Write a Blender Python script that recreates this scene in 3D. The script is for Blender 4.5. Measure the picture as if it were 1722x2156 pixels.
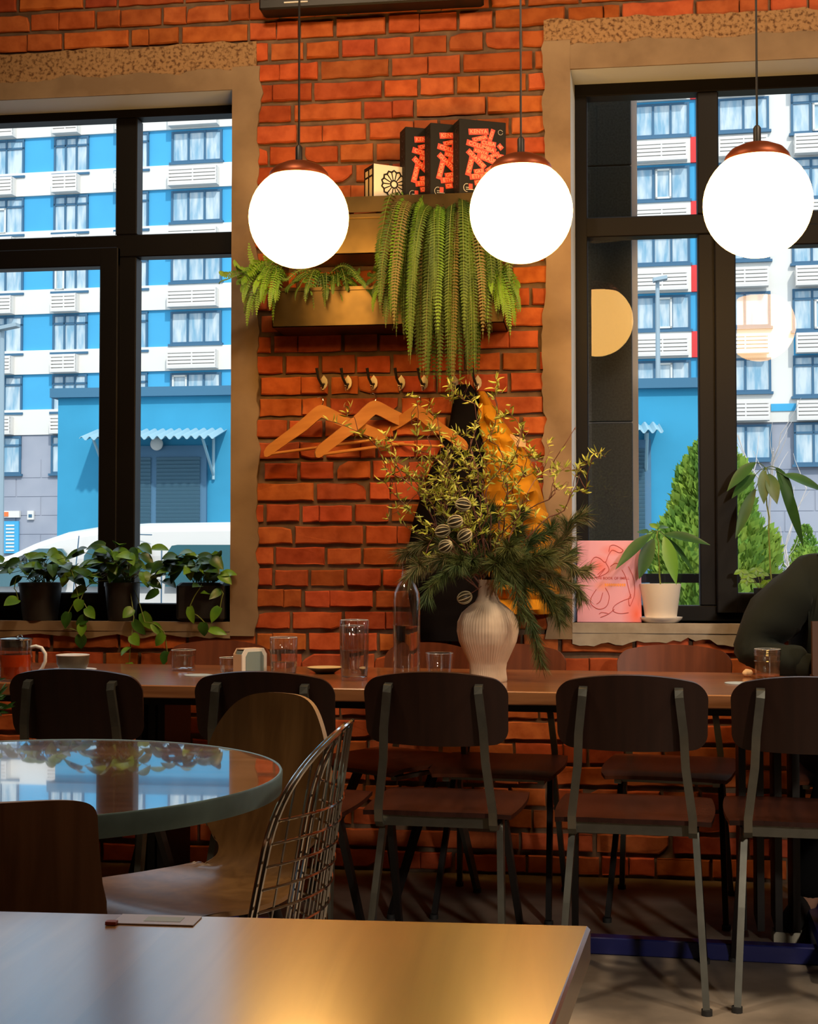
import bpy, math, random
from mathutils import Vector, Matrix, noise, Euler
random.seed(7)
SC = bpy.context.scene
for o in list(bpy.data.objects): bpy.data.objects.remove(o)
COL = SC.collection
PI = math.pi
R = math.radians

# ------------------------------------------------------------------ camera
FPX, CX, CY = 2950.0, 861.0, 1078.0
YAW, PITCH, EYE = R(7.7), math.atan(97/2950), 1.12
cam_d = bpy.data.cameras.new('camera'); cam = bpy.data.objects.new('camera', cam_d); COL.objects.link(cam)
cam.location = (0, 0, EYE)
cam.rotation_euler = (PI/2+PITCH, 0, YAW)
cam_d.sensor_fit = 'HORIZONTAL'; cam_d.sensor_width = 36; cam_d.lens = FPX*36/1722
cam_d.clip_start = .05; cam_d.clip_end = 400
SC.camera = cam
CM = cam.rotation_euler.to_matrix()
RT = Vector((math.cos(YAW), math.sin(YAW), 0)); FW = Vector((-math.sin(YAW), math.cos(YAW), 0))

# ------------------------------------------------------------------ world, sun, exposure
SC.view_settings.view_transform = 'Standard'; SC.view_settings.look = 'None'
SC.view_settings.exposure = 0.25; SC.view_settings.gamma = 1.0
SC.view_settings.use_curve_mapping = False
W = bpy.data.worlds.new('sky'); SC.world = W; W.use_nodes = True
bg = W.node_tree.nodes['Background']; bg.inputs[0].default_value = (0.72, 0.86, 1.0, 1); bg.inputs[1].default_value = 1.25
sun_d = bpy.data.lights.new('sun', 'SUN'); sun = bpy.data.objects.new('sun', sun_d); COL.objects.link(sun)
sun_d.energy = 2.1; sun_d.angle = R(2); sun_d.color = (1, .97, .9)
sun.rotation_euler = Vector((.45, -1.0, .95)).to_track_quat('Z', 'Y').to_euler(); sun.location = (6, -10, 20)
# added fill spots, unseen, brightening the floor, tables, chairs and brick wall
for loc, aim, e, colr, an in (((2.3, 2.7, 3.55), (1.0, 3.6, .1), 170, (1, .82, .60), 80), ((-1.6, 2.6, 3.55), (-.7, 3.0, .6), 100, (1, .84, .64), 80), ((.9, .9, 3.55), (.1, 1.6, .7), 26, (1, .78, .52), 80),
        ((1.9, -1.2, 2.3), (.95, 4.3, .3), 270, (1, .86, .70), 42), ((-1.1, 3.35, 3.62), (-.9, 5.0, 1.5), 80, (1, .72, .44), 125), ((1.2, 3.2, 3.62), (1.0, 5.0, 1.3), 100, (1, .74, .48), 125)):
    l = bpy.data.lights.new('fill_spot', 'SPOT'); l.energy = e; l.color = colr; l.spot_size = R(an); l.spot_blend = .6; l.shadow_soft_size = .12
    lo = bpy.data.objects.new('fill_spot', l); COL.objects.link(lo); lo.location = loc; lo.rotation_euler = (Vector(aim)-Vector(loc)).to_track_quat('-Z', 'Y').to_euler()
cy = SC.cycles
cy.max_bounces = 8; cy.diffuse_bounces = 3; cy.glossy_bounces = 4; cy.transmission_bounces = 8; cy.transparent_max_bounces = 12
cy.caustics_reflective = False; cy.caustics_refractive = False
cy.sample_clamp_indirect = 4

# ------------------------------------------------------------------ placing helpers (real distances come with every call)
def ray(px, py):
    return (CM @ Vector(((px-CX)/FPX, -(py-CY)/FPX, -1))).normalized()
def on_plane(px, py, pt, n):
    r = ray(px, py); e = Vector((0, 0, EYE)); return e + r*((Vector(pt)-e).dot(n)/r.dot(n))
def on_y(px, py, Y): return on_plane(px, py, (0, Y, 0), Vector((0, 1, 0)))
def on_z(px, py, Z): return on_plane(px, py, (0, 0, Z), Vector((0, 0, 1)))
def on_d(px, py, d): return on_plane(px, py, FW*d, FW)
def cw(X, d, z=0): return RT*X + FW*d + Vector((0, 0, z))

# ------------------------------------------------------------------ materials
MATS = {}
def nd(nt, t, **k):
    n = nt.nodes.new(t)
    for a, b in k.items():
        if a in n.inputs: n.inputs[a].default_value = b
        else: setattr(n, a, b)
    return n
def mat(name, col, rough=.6, metal=0., var=0., vscale=8, bump=0., bscale=30, col2=None, stretch=None, spec=.5, trans=0, emit=None, estr=0, sheen=0, sss=0, ior=None, vc=False, rampw=(.35, .65), detail=4, coat=0, coatr=.1):
    if name in MATS: return MATS[name]
    m = bpy.data.materials.new(name); m.use_nodes = True; nt = m.node_tree
    b = nt.nodes['Principled BSDF']
    b.inputs['Base Color'].default_value = (*col, 1); b.inputs['Roughness'].default_value = rough; b.inputs['Metallic'].default_value = metal
    b.inputs['Specular IOR Level'].default_value = spec
    if coat: b.inputs['Coat Weight'].default_value = coat; b.inputs['Coat Roughness'].default_value = coatr
    if trans: b.inputs['Transmission Weight'].default_value = trans
    if ior: b.inputs['IOR'].default_value = ior
    if sheen: b.inputs['Sheen Weight'].default_value = sheen
    if emit: b.inputs['Emission Color'].default_value = (*emit, 1); b.inputs['Emission Strength'].default_value = estr
    tc = nd(nt, 'ShaderNodeTexCoord'); mp = nd(nt, 'ShaderNodeMapping'); nt.links.new(tc.outputs['Object'], mp.inputs[0])
    if stretch: mp.inputs['Scale'].default_value = stretch
    if var or col2:
        c2 = col2 or tuple(max(0, c*(1-var)) for c in col)
        n = nd(nt, 'ShaderNodeTexNoise'); n.inputs['Scale'].default_value = vscale; n.inputs['Detail'].default_value = detail
        nt.links.new(mp.outputs[0], n.inputs['Vector'])
        rp = nd(nt, 'ShaderNodeValToRGB'); rp.color_ramp.elements[0].position = rampw[0]; rp.color_ramp.elements[1].position = rampw[1]
        rp.color_ramp.elements[0].color = (*col, 1); rp.color_ramp.elements[1].color = (*c2, 1)
        nt.links.new(n.outputs['Fac'], rp.inputs[0]); out = rp.outputs[0]
        if vc:
            at = nd(nt, 'ShaderNodeVertexColor', layer_name='tone'); mx = nd(nt, 'ShaderNodeMix', data_type='RGBA', blend_type='MULTIPLY'); mx.inputs[0].default_value = 1
            nt.links.new(out, mx.inputs[6]); nt.links.new(at.outputs[0], mx.inputs[7]); out = mx.outputs[2]
        nt.links.new(out, b.inputs['Base Color'])
    if bump:
        n2 = nd(nt, 'ShaderNodeTexNoise'); n2.inputs['Scale'].default_value = bscale; n2.inputs['Detail'].default_value = 5
        nt.links.new(mp.outputs[0], n2.inputs['Vector'])
        bp = nd(nt, 'ShaderNodeBump'); bp.inputs['Strength'].default_value = min(1, bump*30); bp.inputs['Distance'].default_value = bump
        nt.links.new(n2.outputs['Fac'], bp.inputs['Height']); nt.links.new(bp.outputs[0], b.inputs['Normal'])
    MATS[name] = m; return m
def wood(name, dark, light, rough=.35, grain=(1, 14, 14), scale=3.0, planks=0, coat=0, spec=.5, pdir=0, bump=.0006, coatr=.04, cior=1.5):
    m = bpy.data.materials.new(name); m.use_nodes = True; nt = m.node_tree; b = nt.nodes['Principled BSDF']
    tc = nd(nt, 'ShaderNodeTexCoord'); mp = nd(nt, 'ShaderNodeMapping'); mp.inputs['Scale'].default_value = grain
    nt.links.new(tc.outputs['Object'], mp.inputs[0])
    n = nd(nt, 'ShaderNodeTexNoise'); n.inputs['Scale'].default_value = scale; n.inputs['Detail'].default_value = 6; n.inputs['Distortion'].default_value = .6
    nt.links.new(mp.outputs[0], n.inputs['Vector'])
    rp = nd(nt, 'ShaderNodeValToRGB'); rp.color_ramp.elements[0].position = .33; rp.color_ramp.elements[1].position = .68
    rp.color_ramp.elements[0].color = (*dark, 1); rp.color_ramp.elements[1].color = (*light, 1)
    nt.links.new(n.outputs['Fac'], rp.inputs[0]); out = rp.outputs[0]
    if planks:
        sx = nd(nt, 'ShaderNodeSeparateXYZ'); nt.links.new(tc.outputs['Object'], sx.inputs[0])
        ml = nd(nt, 'ShaderNodeMath', operation='DIVIDE'); nt.links.new(sx.outputs[pdir], ml.inputs[0]); ml.inputs[1].default_value = planks
        fl = nd(nt, 'ShaderNodeMath', operation='FLOOR'); nt.links.new(ml.outputs[0], fl.inputs[0])
        wn = nd(nt, 'ShaderNodeTexWhiteNoise', noise_dimensions='1D'); nt.links.new(fl.outputs[0], wn.inputs['W'])
        mr = nd(nt, 'ShaderNodeMapRange'); mr.inputs[3].default_value = .72; mr.inputs[4].default_value = 1.15; nt.links.new(wn.outputs[0], mr.inputs[0])
        vm = nd(nt, 'ShaderNodeVectorMath', operation='SCALE'); nt.links.new(out, vm.inputs[0]); nt.links.new(mr.outputs[0], vm.inputs['Scale']); out = vm.outputs[0]
    nt.links.new(out, b.inputs['Base Color']); b.inputs['Roughness'].default_value = rough; b.inputs['Specular IOR Level'].default_value = spec
    if coat: b.inputs['Coat Weight'].default_value = coat; b.inputs['Coat Roughness'].default_value = coatr; b.inputs['Coat IOR'].default_value = cior
    if bump:
        bp = nd(nt, 'ShaderNodeBump'); bp.inputs['Strength'].default_value = .4; bp.inputs['Distance'].default_value = bump
        nt.links.new(n.outputs['Fac'], bp.inputs['Height']); nt.links.new(bp.outputs[0], b.inputs['Normal'])
    MATS[name] = m; return m
def thin_glass(name, tint=(1, 1, 1), ior=1.58):
    m = bpy.data.materials.new(name); m.use_nodes = True; nt = m.node_tree; nt.nodes.remove(nt.nodes['Principled BSDF'])
    o = nt.nodes['Material Output']; t = nd(nt, 'ShaderNodeBsdfTransparent'); t.inputs[0].default_value = (*tint, 1)
    g = nd(nt, 'ShaderNodeBsdfGlossy'); g.inputs['Roughness'].default_value = 0.0
    lw = nd(nt, 'ShaderNodeLayerWeight'); lw.inputs[0].default_value = .5; pw = nd(nt, 'ShaderNodeMath', operation='POWER'); pw.inputs[1].default_value = 4.5; nt.links.new(lw.outputs['Facing'], pw.inputs[0])
    f = nd(nt, 'ShaderNodeMath', operation='MULTIPLY_ADD'); f0 = ((ior-1)/(ior+1))**2; f.inputs[1].default_value = 1-f0; f.inputs[2].default_value = f0; nt.links.new(pw.outputs[0], f.inputs[0]); mx = nd(nt, 'ShaderNodeMixShader')
    nt.links.new(f.outputs[0], mx.inputs[0]); nt.links.new(t.outputs[0], mx.inputs[1]); nt.links.new(g.outputs[0], mx.inputs[2]); nt.links.new(mx.outputs[0], o.inputs[0])
    MATS[name] = m; return m

M = MATS
mat('brick', (.50, .115, .036), .9, col2=(.33, .062, .018), vscale=20, detail=9, rampw=(.38, .72), bump=.005, bscale=75, vc=True, spec=.15)
mat('mortar', (.21, .135, .085), .95, col2=(.12, .075, .05), vscale=14, bump=.006, bscale=45, spec=.1)
mat('plaster', (.33, .235, .15), .92, col2=(.22, .15, .095), vscale=5, bump=.002, bscale=25, spec=.15, detail=8)
mat('pitted_concrete', (.37, .22, .11), .95, col2=(.12, .06, .03), vscale=75, bump=.006, bscale=70, spec=.1, rampw=(.47, .66), detail=4)
mat('sill_concrete', (.40, .355, .30), .9, col2=(.27, .225, .18), vscale=11, bump=.003, bscale=50, spec=.15, detail=8)
mat('reveal_paint', (.62, .66, .68), .7, bump=.001, bscale=40)
mat('frame_black', (.006, .005, .005), .5, spec=.2)
mat('concrete_floor', (.33, .27, .21), .5, col2=(.10, .082, .065), vscale=2.6, rampw=(.36, .64), bump=.001, bscale=20, spec=.4, detail=9)
mat('ceiling_paint', (.35, .32, .28), .9)
mat('inner_wall', (.30, .25, .21), .9)
mat('lamp_globe', (.9, .9, .85), .3, emit=(1, .52, .13), estr=16)
mat('lamp_copper', (.20, .045, .014), .45, metal=.6)
mat('cord_black', (.012, .01, .01), .5)
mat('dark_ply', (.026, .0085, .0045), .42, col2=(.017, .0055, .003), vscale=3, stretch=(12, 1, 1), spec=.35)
mat('far_ply', (.15, .042, .018), .42, col2=(.10, .028, .012), vscale=3, stretch=(12, 1, 1), spec=.35)
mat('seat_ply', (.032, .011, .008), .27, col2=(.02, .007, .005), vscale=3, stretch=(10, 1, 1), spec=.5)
mat('chair_steel', (.20, .20, .17), .34, metal=.85, var=.25, vscale=14)
mat('black_steel', (.014, .012, .012), .45, spec=.3)
mat('navy_steel', (.010, .014, .11), .35, spec=.5)
mat('rubber', (.02, .02, .02), .7)
wood('long_wood', (.28, .10, .032), (.42, .17, .06), rough=.28, grain=(1, 14, 14), planks=.13, pdir=1, spec=.6, coat=1, coatr=.16, cior=1.7)
wood('honey_wood', (.46, .19, .03), (.62, .28, .05), rough=.30, grain=(9, .8, 9), planks=.14, pdir=0, spec=.6, coat=1, coatr=.19, cior=4.6)
wood('round_wood', (.20, .09, .055), (.34, .17, .11), rough=.1, grain=(1, 10, 10), planks=.09, pdir=1, coat=1, coatr=.02, cior=2.6, spec=.8, bump=0)
mat('zinc_rim', (.20, .30, .30), .42, metal=.55, var=.3, vscale=10)
wood('olive_ply', (.11, .052, .016), (.17, .085, .028), rough=.28, grain=(12, 12, .8), spec=.5)
wood('walnut_ply', (.12, .05, .022), (.20, .09, .042), rough=.42, grain=(14, 14, .8), spec=.4)
mat('ply_edge', (.26, .14, .06), .5)
mat('chrome', (.75, .75, .74), .12, metal=1)
mat('hanger_wood', (.62, .26, .06), .4, col2=(.50, .19, .04), vscale=4, stretch=(1, 8, 8))
mat('brass_panel', (.17, .115, .045), .32, metal=.8, var=.75, vscale=3.2)
mat('box_black', (.012, .011, .010), .6, spec=.2)
mat('box_glyph', (.04, .032, .028), .45)
mat('box_red', (.72, .06, .025), .5)
mat('box_salmon', (.85, .36, .20), .5)
mat('box_white', (.80, .74, .66), .6)
mat('box_cream', (.72, .56, .30), .6)
mat('fern', (.065, .125, .012), .55, col2=(.022, .05, .006), vscale=6, spec=.3)
mat('fern_light', (.13, .27, .02), .5, col2=(.06, .15, .012), vscale=6, spec=.3)
mat('fern_dry', (.11, .085, .02), .6)
mat('pothos', (.045, .14, .018), .35, col2=(.018, .065, .010), vscale=14, spec=.45)
mat('pothos_light', (.16, .34, .03), .35, col2=(.07, .2, .02), vscale=14, spec=.45)
mat('vine_stem', (.18, .24, .05), .5)
mat('avocado', (.035, .12, .025), .4, col2=(.02, .075, .018), vscale=8, spec=.4)
mat('avocado_light', (.09, .27, .02), .4)
mat('pot_black', (.013, .012, .012), .5)
mat('pot_white', (.80, .74, .68), .45)
mat('soil', (.03, .02, .012), .95)
mat('ceramic', (.66, .51, .37), .7, col2=(.55, .41, .29), vscale=12, spec=.25)
mat('pine', (.055, .095, .03), .55, col2=(.10, .11, .025), vscale=9, spec=.25)
mat('pine_tan', (.20, .16, .06), .6)
mat('twig', (.16, .05, .025), .6)
mat('willow_leaf', (.44, .46, .055), .5)
mat('pod', (.05, .035, .015), .5)
mat('pod_rib', (.50, .42, .24), .5)
mat('coat_black', (.006, .005, .006), .95, spec=.05)
mat('coat_mustard', (.56, .25, .008), .8, col2=(.42, .17, .006), vscale=6, bump=.003, bscale=14, spec=.2)
mat('book_pink', (.70, .34, .48), .5)
mat('rim_glint_paint', (.72, .76, .8), .12, spec=.8)  # opaque pale colour standing in for the bright highlight on glass rims
mat('hook_steel', (.78, .68, .52), .36, metal=1)
mat('book_red', (.45, .04, .03), .5)
mat('book_orange', (.85, .30, .06), .5)
mat('paper', (.8, .78, .72), .7)
mat('napkin_grey', (.22, .30, .30), .8)
mat('birch', (.62, .42, .25), .5)
mat('stoneware', (.10, .095, .075), .4, col2=(.06, .055, .045), vscale=20)
mat('saucer_white', (.7, .7, .7), .3)
mat('coaster', (.35, .42, .46), .5)
mat('bread', (.75, .52, .28), .8)
thin_glass('glass', (.98, .985, .99), 2.1)
mat('water', (.95, .98, 1), 0.0, trans=1, ior=1.33)
mat('tea', (.95, .10, .012), 0.02, trans=.6, ior=1.33)
mat('latte', (.25, .08, .04), .3)
mat('sweater', (.013, .016, .013), .9, bump=.002, bscale=60, sheen=.03, spec=.1)
mat('trousers', (.008, .008, .009), .9, spec=.1)
mat('skin', (.55, .30, .20), .5)
mat('hair', (.03, .018, .012), .6)
mat('eye_white', (.8, .8, .78), .3)
mat('shoe_black', (.008, .008, .008), .8)
mat('shoe_sole', (.55, .52, .42), .6)
mat('brown_board', (.06, .025, .012), .5)
mat('card_lilac', (.50, .44, .50), .35)
mat('card_red', (.25, .03, .02), .5)
# outside
mat('facade_blue', (.085, .43, .72), .9, var=.06, vscale=.6, spec=.1)
mat('facade_white', (.80, .78, .72), .9, spec=.1)
mat('facade_red', (.75, .07, .07), .9, spec=.1)
mat('facade_grey', (.30, .33, .40), .85, col2=(.38, .40, .46), vscale=.5)
mat('out_frame', (.045, .14, .24), .6)
mat('out_frame_white', (.75, .75, .7), .6)
mat('out_pane', (.22, .42, .56), .18, col2=(.62, .70, .72), vscale=1.6, stretch=(2.5, 2.5, .5), spec=.5, detail=3)
mat('ac_white', (.78, .74, .68), .8)
mat('ac_slot', (.22, .22, .24), .8)
mat('block_blue', (.06, .36, .58), .92, var=.12, vscale=1.2, spec=.1)
mat('block_cap', (.05, .17, .28), .7)
mat('canopy', (.36, .55, .62), .5)
mat('door_grey_blue', (.08, .20, .32), .6)
mat('louvre', (.07, .16, .22), .6)
mat('van_white', (.80, .78, .74), .25, spec=.6)
mat('van_glass', (.05, .15, .18), .08, spec=.8)
mat('tyre', (.02, .02, .02), .8)
mat('thuja', (.14, .30, .05), .8, col2=(.30, .42, .06), vscale=4, spec=.1)
mat('bark_pale', (.62, .55, .5), .8)
mat('pole_steel', (.35, .45, .5), .5, metal=.4)
mat('granite', (.016, .022, .018), .45, col2=(.035, .045, .038), vscale=120, spec=.4)
mat('pier_concrete', (.8, .8, .82), .9)
mat('asphalt', (.25, .26, .27), .95, var=.2, vscale=2)
mat('pale_paving', (.55, .55, .52), .9)
mat('sign_orange', (.9, .2, .05), .6)
thin_glass('window_glass')
thin_glass('pane_clear', ior=1.3)

# ------------------------------------------------------------------ mesh builder
class MB:
    def __init__(s): s.v = []; s.f = []; s.m = []; s.sm = []; s.tone = []
    def add(s, vs, fs, m=0, sm=False, tone=None):
        o = len(s.v); s.v += [tuple(p) for p in vs]
        for f in fs: s.f.append(tuple(i+o for i in f)); s.m.append(m); s.sm.append(sm); s.tone.append(tone)
        return s
    def box(s, c, size, rot=None, m=0, bev=0):
        hx, hy, hz = size[0]/2, size[1]/2, size[2]/2
        c = Vector(c); rm = rot if isinstance(rot, Matrix) else (Euler(rot).to_matrix() if rot else Matrix.Identity(3))
        if bev:
            b = min(bev, hx*.9, hy*.9, hz*.9); vs = []; 
            for z in (-1, 1):
                for (bx, bz) in ((b, 0), (0, b)) if z < 0 else ((0, b), (b, 0)):
                    x, y, zz = hx-bx, hy-bx, z*(hz-bz)
                    q = min(b, x*.9, y*.9)
                    for (a, e) in ((-x+q, -y), (x-q, -y), (x, -y+q), (x, y-q), (x-q, y), (-x+q, y), (-x, y-q), (-x, -y+q)): vs.append(c+rm@Vector((a, e, zz)))
            fs = [tuple(range(7, -1, -1)), tuple(range(24, 32))]
            for k in range(3):
                for i in range(8): j = (i+1) % 8; fs.append((k*8+i, k*8+j, k*8+8+j, k*8+8+i))
            return s.add(vs, fs, m)
        vs = [c+rm@Vector((x*hx, y*hy, z*hz)) for z in (-1, 1) for y in (-1, 1) for x in (-1, 1)]
        return s.add(vs, [(0, 2, 3, 1), (4, 5, 7, 6), (0, 1, 5, 4), (2, 6, 7, 3), (0, 4, 6, 2), (1, 3, 7, 5)], m)
    def bx(s, x0, x1, y0, y1, z0, z1, m=0, bev=0):
        return s.box(((x0+x1)/2, (y0+y1)/2, (z0+z1)/2), (abs(x1-x0), abs(y1-y0), abs(z1-z0)), m=m, bev=bev)
    def tube(s, pts, r, n=8, m=0, cap=True, flat=None, up=None):
        pts = [Vector(p) for p in pts]; k = len(pts); rs = r if isinstance(r, (list, tuple)) else [r]*k; vs = []
        u = None
        for i, p in enumerate(pts):
            t = (pts[min(i+1, k-1)]-pts[max(i-1, 0)])
            t = t.normalized() if t.length > 1e-9 else Vector((0, 0, 1))
            if u is None:
                u = Vector(up) if up else (Vector((0, 0, 1)) if abs(t.z) < .9 else Vector((1, 0, 0)))
            u = (u-t*u.dot(t)); u = u.normalized() if u.length > 1e-6 else t.orthogonal().normalized(); w = t.cross(u)
            fl = flat if flat else 1
            for j in range(n):
                a = 2*PI*(j+.5)/n; vs.append(p+(u*math.cos(a)*fl+w*math.sin(a))*rs[i])
        fs = [(i*n+j, i*n+(j+1) % n, (i+1)*n+(j+1) % n, (i+1)*n+j) for i in range(k-1) for j in range(n)]
        if cap: fs += [tuple(range(n-1, -1, -1)), tuple(range((k-1)*n, k*n))]
        return s.add(vs, fs, m, n > 4)
    def bar(s, pts, ws, th, up, m=0):      # flat bar: width ws along `up`, thickness th
        pts = [Vector(p) for p in pts]; k = len(pts); ws = ws if isinstance(ws, (list, tuple)) else [ws]*k; vs = []
        for i, p in enumerate(pts):
            t = (pts[min(i+1, k-1)]-pts[max(i-1, 0)]).normalized(); u = Vector(up); u = (u-t*u.dot(t)).normalized(); w = t.cross(u)
            for a, b in ((-1, -1), (1, -1), (1, 1), (-1, 1)): vs.append(p+u*a*ws[i]/2+w*b*th/2)
        fs = [(i*4+j, i*4+(j+1) % 4, (i+1)*4+(j+1) % 4, (i+1)*4+j) for i in range(k-1) for j in range(4)]+[(3, 2, 1, 0), tuple(range(4*k-4, 4*k))]
        return s.add(vs, fs, m)
    def lathe(s, prof, n=32, c=(0, 0, 0), m=0, rib=None, close=False):
        c = Vector(c); vs = []
        for (r, z) in prof:
            for j in range(n):
                a = 2*PI*j/n; rr = r*(1+(rib(j, z) if rib else 0)); vs.append(c+Vector((rr*math.cos(a), rr*math.sin(a), z)))
        k = len(prof); fs = [(i*n+j, i*n+(j+1) % n, (i+1)*n+(j+1) % n, (i+1)*n+j) for i in range(k-1) for j in range(n)]
        if close: fs += [((k-1)*n+j, (k-1)*n+(j+1) % n, (j+1) % n, j) for j in range(n)]
        else:
            if prof[0][0] > 1e-4: fs.append(tuple(range(n-1, -1, -1)))
            if prof[-1][0] > 1e-4: fs.append(tuple(range((k-1)*n, k*n)))
        return s.add(vs, fs, m, True)
    def sphere(s, c, r, n=24, m=0, sc=(1, 1, 1)):
        pr = [(max(1e-5, math.sin(PI*i/(n//2))*r), -math.cos(PI*i/(n//2))*r) for i in range(n//2+1)]
        o = len(s.v); s.lathe(pr, n, (0, 0, 0), m); c = Vector(c)
        for i in range(o, len(s.v)): p = s.v[i]; s.v[i] = (c.x+p[0]*sc[0], c.y+p[1]*sc[1], c.z+p[2]*sc[2])
        return s
    def surf(s, fn, nu, nv, th=0, m=0, me=None):     # fn(u,v)->Vector, optional thickness along the normal
        g = [[Vector(fn(i/nu, j/nv)) for j in range(nv+1)] for i in range(nu+1)]
        def nrm(i, j):
            a = g[min(i+1, nu)][j]-g[max(i-1, 0)][j]; b = g[i][min(j+1, nv)]-g[i][max(j-1, 0)]
            c = a.cross(b); return c.normalized() if c.length > 1e-12 else Vector((0, 0, 1))
        ids = lambda i, j: i*(nv+1)+j
        N = (nu+1)*(nv+1); fr = [(ids(i, j), ids(i+1, j), ids(i+1, j+1), ids(i, j+1)) for i in range(nu) for j in range(nv)]
        if not th: return s.add([g[i][j] for i in range(nu+1) for j in range(nv+1)], fr, m, True)
        A = [g[i][j]+nrm(i, j)*th/2 for i in range(nu+1) for j in range(nv+1)]; B = [g[i][j]-nrm(i, j)*th/2 for i in range(nu+1) for j in range(nv+1)]
        o = len(s.v); s.v += [tuple(p) for p in A+B]
        def pf(f, mm, sm): s.f.append(tuple(i+o for i in f)); s.m.append(mm); s.sm.append(sm); s.tone.append(None)
        for f in fr: pf(f, m, True); pf(tuple(i+N for i in reversed(f)), m, True)
        e = me if me is not None else m
        for i in range(nu): pf((ids(i, 0), ids(i, 0)+N, ids(i+1, 0)+N, ids(i+1, 0)), e, False); pf((ids(i+1, nv), ids(i+1, nv)+N, ids(i, nv)+N, ids(i, nv)), e, False)
        for j in range(nv): pf((ids(0, j+1), ids(0, j+1)+N, ids(0, j)+N, ids(0, j)), e, False); pf((ids(nu, j), ids(nu, j)+N, ids(nu, j+1)+N, ids(nu, j+1)), e, False)
        return s
    def prism(s, poly, a, b, m=0):        # poly: list of Vector, extruded by vector a..b offsets
        n = len(poly); A = [Vector(p)+Vector(a) for p in poly]; B = [Vector(p)+Vector(b) for p in poly]
        return s.add(A+B, [tuple(range(n-1, -1, -1)), tuple(range(n, 2*n))]+[(i, (i+1) % n, n+(i+1) % n, n+i) for i in range(n)], m)
    def leaf(s, base, d, nrm, L, wd, m=0, shape='oval', fold=.25, droop=.3, seg=6):
        d = Vector(d).normalized(); nrm = Vector(nrm); nrm = nrm-d*nrm.dot(d); nrm = nrm.normalized() if nrm.length > 1e-6 else d.orthogonal().normalized(); sd = d.cross(nrm)
        vs = []; p = Vector(base); dd = d.copy()
        for i in range(seg+1):
            t = i/seg
            if shape == 'oval': w = math.sin(PI*min(1, t*.97+.03)**.85)
            elif shape == 'heart': w = (math.sin(PI*min(1, t*.86+.14)))**.8*(1.15-.25*t)
            else: w = math.sin(PI*t)**.6
            w *= wd/2
            vs += [p+sd*w+nrm*fold*w, p.copy(), p-sd*w+nrm*fold*w]
            dd = (dd-nrm*droop/seg).normalized(); p = p+dd*L/seg
        fs = []
        for i in range(seg):
            a = i*3; fs += [(a, a+1, a+4, a+3), (a+1, a+2, a+5, a+4)]
        return s.add(vs, fs, m, True)
    def text(s, txt, size, mtx, m=0, depth=.0004, align='CENTER'):
        cu = bpy.data.curves.new('t', 'FONT'); cu.body = txt; cu.size = size; cu.align_x = align; cu.align_y = 'CENTER'; cu.extrude = depth; cu.resolution_u = 3
        cu.offset = size*.012
        ob = bpy.data.objects.new('t', cu); COL.objects.link(ob); dg = bpy.context.evaluated_depsgraph_get(); dg.update()
        me = bpy.data.meshes.new_from_object(ob.evaluated_get(dg))
        vs = [mtx @ v.co for v in me.vertices]; fs = [tuple(p.vertices) for p in me.polygons]
        s.add(vs, fs, m); bpy.data.objects.remove(ob); bpy.data.curves.remove(cu); bpy.data.meshes.remove(me); return s
    def mesh(s, name, mats):
        me = bpy.data.meshes.new(name); me.from_pydata(s.v, [], s.f); me.update()
        for mm in mats: me.materials.append(MATS[mm])
        me.polygons.foreach_set('material_index', s.m); me.polygons.foreach_set('use_smooth', s.sm)
        if any(s.sm): me.set_sharp_from_angle(angle=R(38))
        if any(t is not None for t in s.tone):
            ca = me.color_attributes.new('tone', 'FLOAT_COLOR', 'CORNER')
            for p in me.polygons:
                t = s.tone[p.index] or (1, 1, 1)
                for li in p.loop_indices: ca.data[li].color = (*t, 1)
        return me
def L(mats): return [mats] if isinstance(mats, str) else list(mats)
def obj(name, mb, mats, parent=None, loc=None, label=None):
    o = bpy.data.objects.new(name, mb.mesh(name, L(mats))); COL.objects.link(o)
    if parent: o.parent = parent
    if loc is not None: o.location = loc
    if label: o['label'] = label
    return o
def tag(o, label, cat, group=None, kind=None):
    if label: o['label'] = label
    if cat: o['category'] = cat
    if group: o['group'] = group
    if kind: o['kind'] = kind
    return o
def thing(name, label, cat, loc=(0, 0, 0), rz=0, group=None, kind=None):
    e = bpy.data.objects.new(name, None); COL.objects.link(e); e.empty_display_size = .05
    e.location = loc; e.rotation_euler = (0, 0, rz); return tag(e, label, cat, group, kind)
def struct(o, label=None, cat='wall'): return tag(o, label, cat, None, 'structure')
def copy_tree(o, parent=None):
    c = o.copy(); COL.objects.link(c)
    if parent: c.parent = parent
    for ch in list(o.children): copy_tree(ch, c)
    return c
def nz(x, y=0, z=0): return noise.noise(Vector((x, y, z)))
# ------------------------------------------------------------------ room shell
WY = 5.0; RV = .13; WT = .21
Lx1 = on_y(489, 750, WY).x; Lx0 = Lx1-1.75
Rx0 = on_y(1203, 750, WY).x; Rx1 = Rx0+1.75
ZS = on_y(300, 1308, WY).z; ZH = on_y(489, 192, WY).z; ZSr = on_y(1400, 1312, WY).z; ZHr = on_y(1205, 149, WY).z
ZT = 3.7
XA, XB = -5.2, 3.9
mb = MB()
for x0, x1, z0, z1 in ((XA, Lx0, 0, ZT), (Lx0, Lx1, 0, ZS), (Lx0, Lx1, ZH, ZT), (Lx1, Rx0, 0, ZT), (Rx0, Rx1, 0, ZSr), (Rx0, Rx1, ZHr, ZT), (Rx1, XB, 0, ZT)):
    mb.bx(x0, x1, WY+.004, WY+WT, z0, z1, 0)
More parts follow.
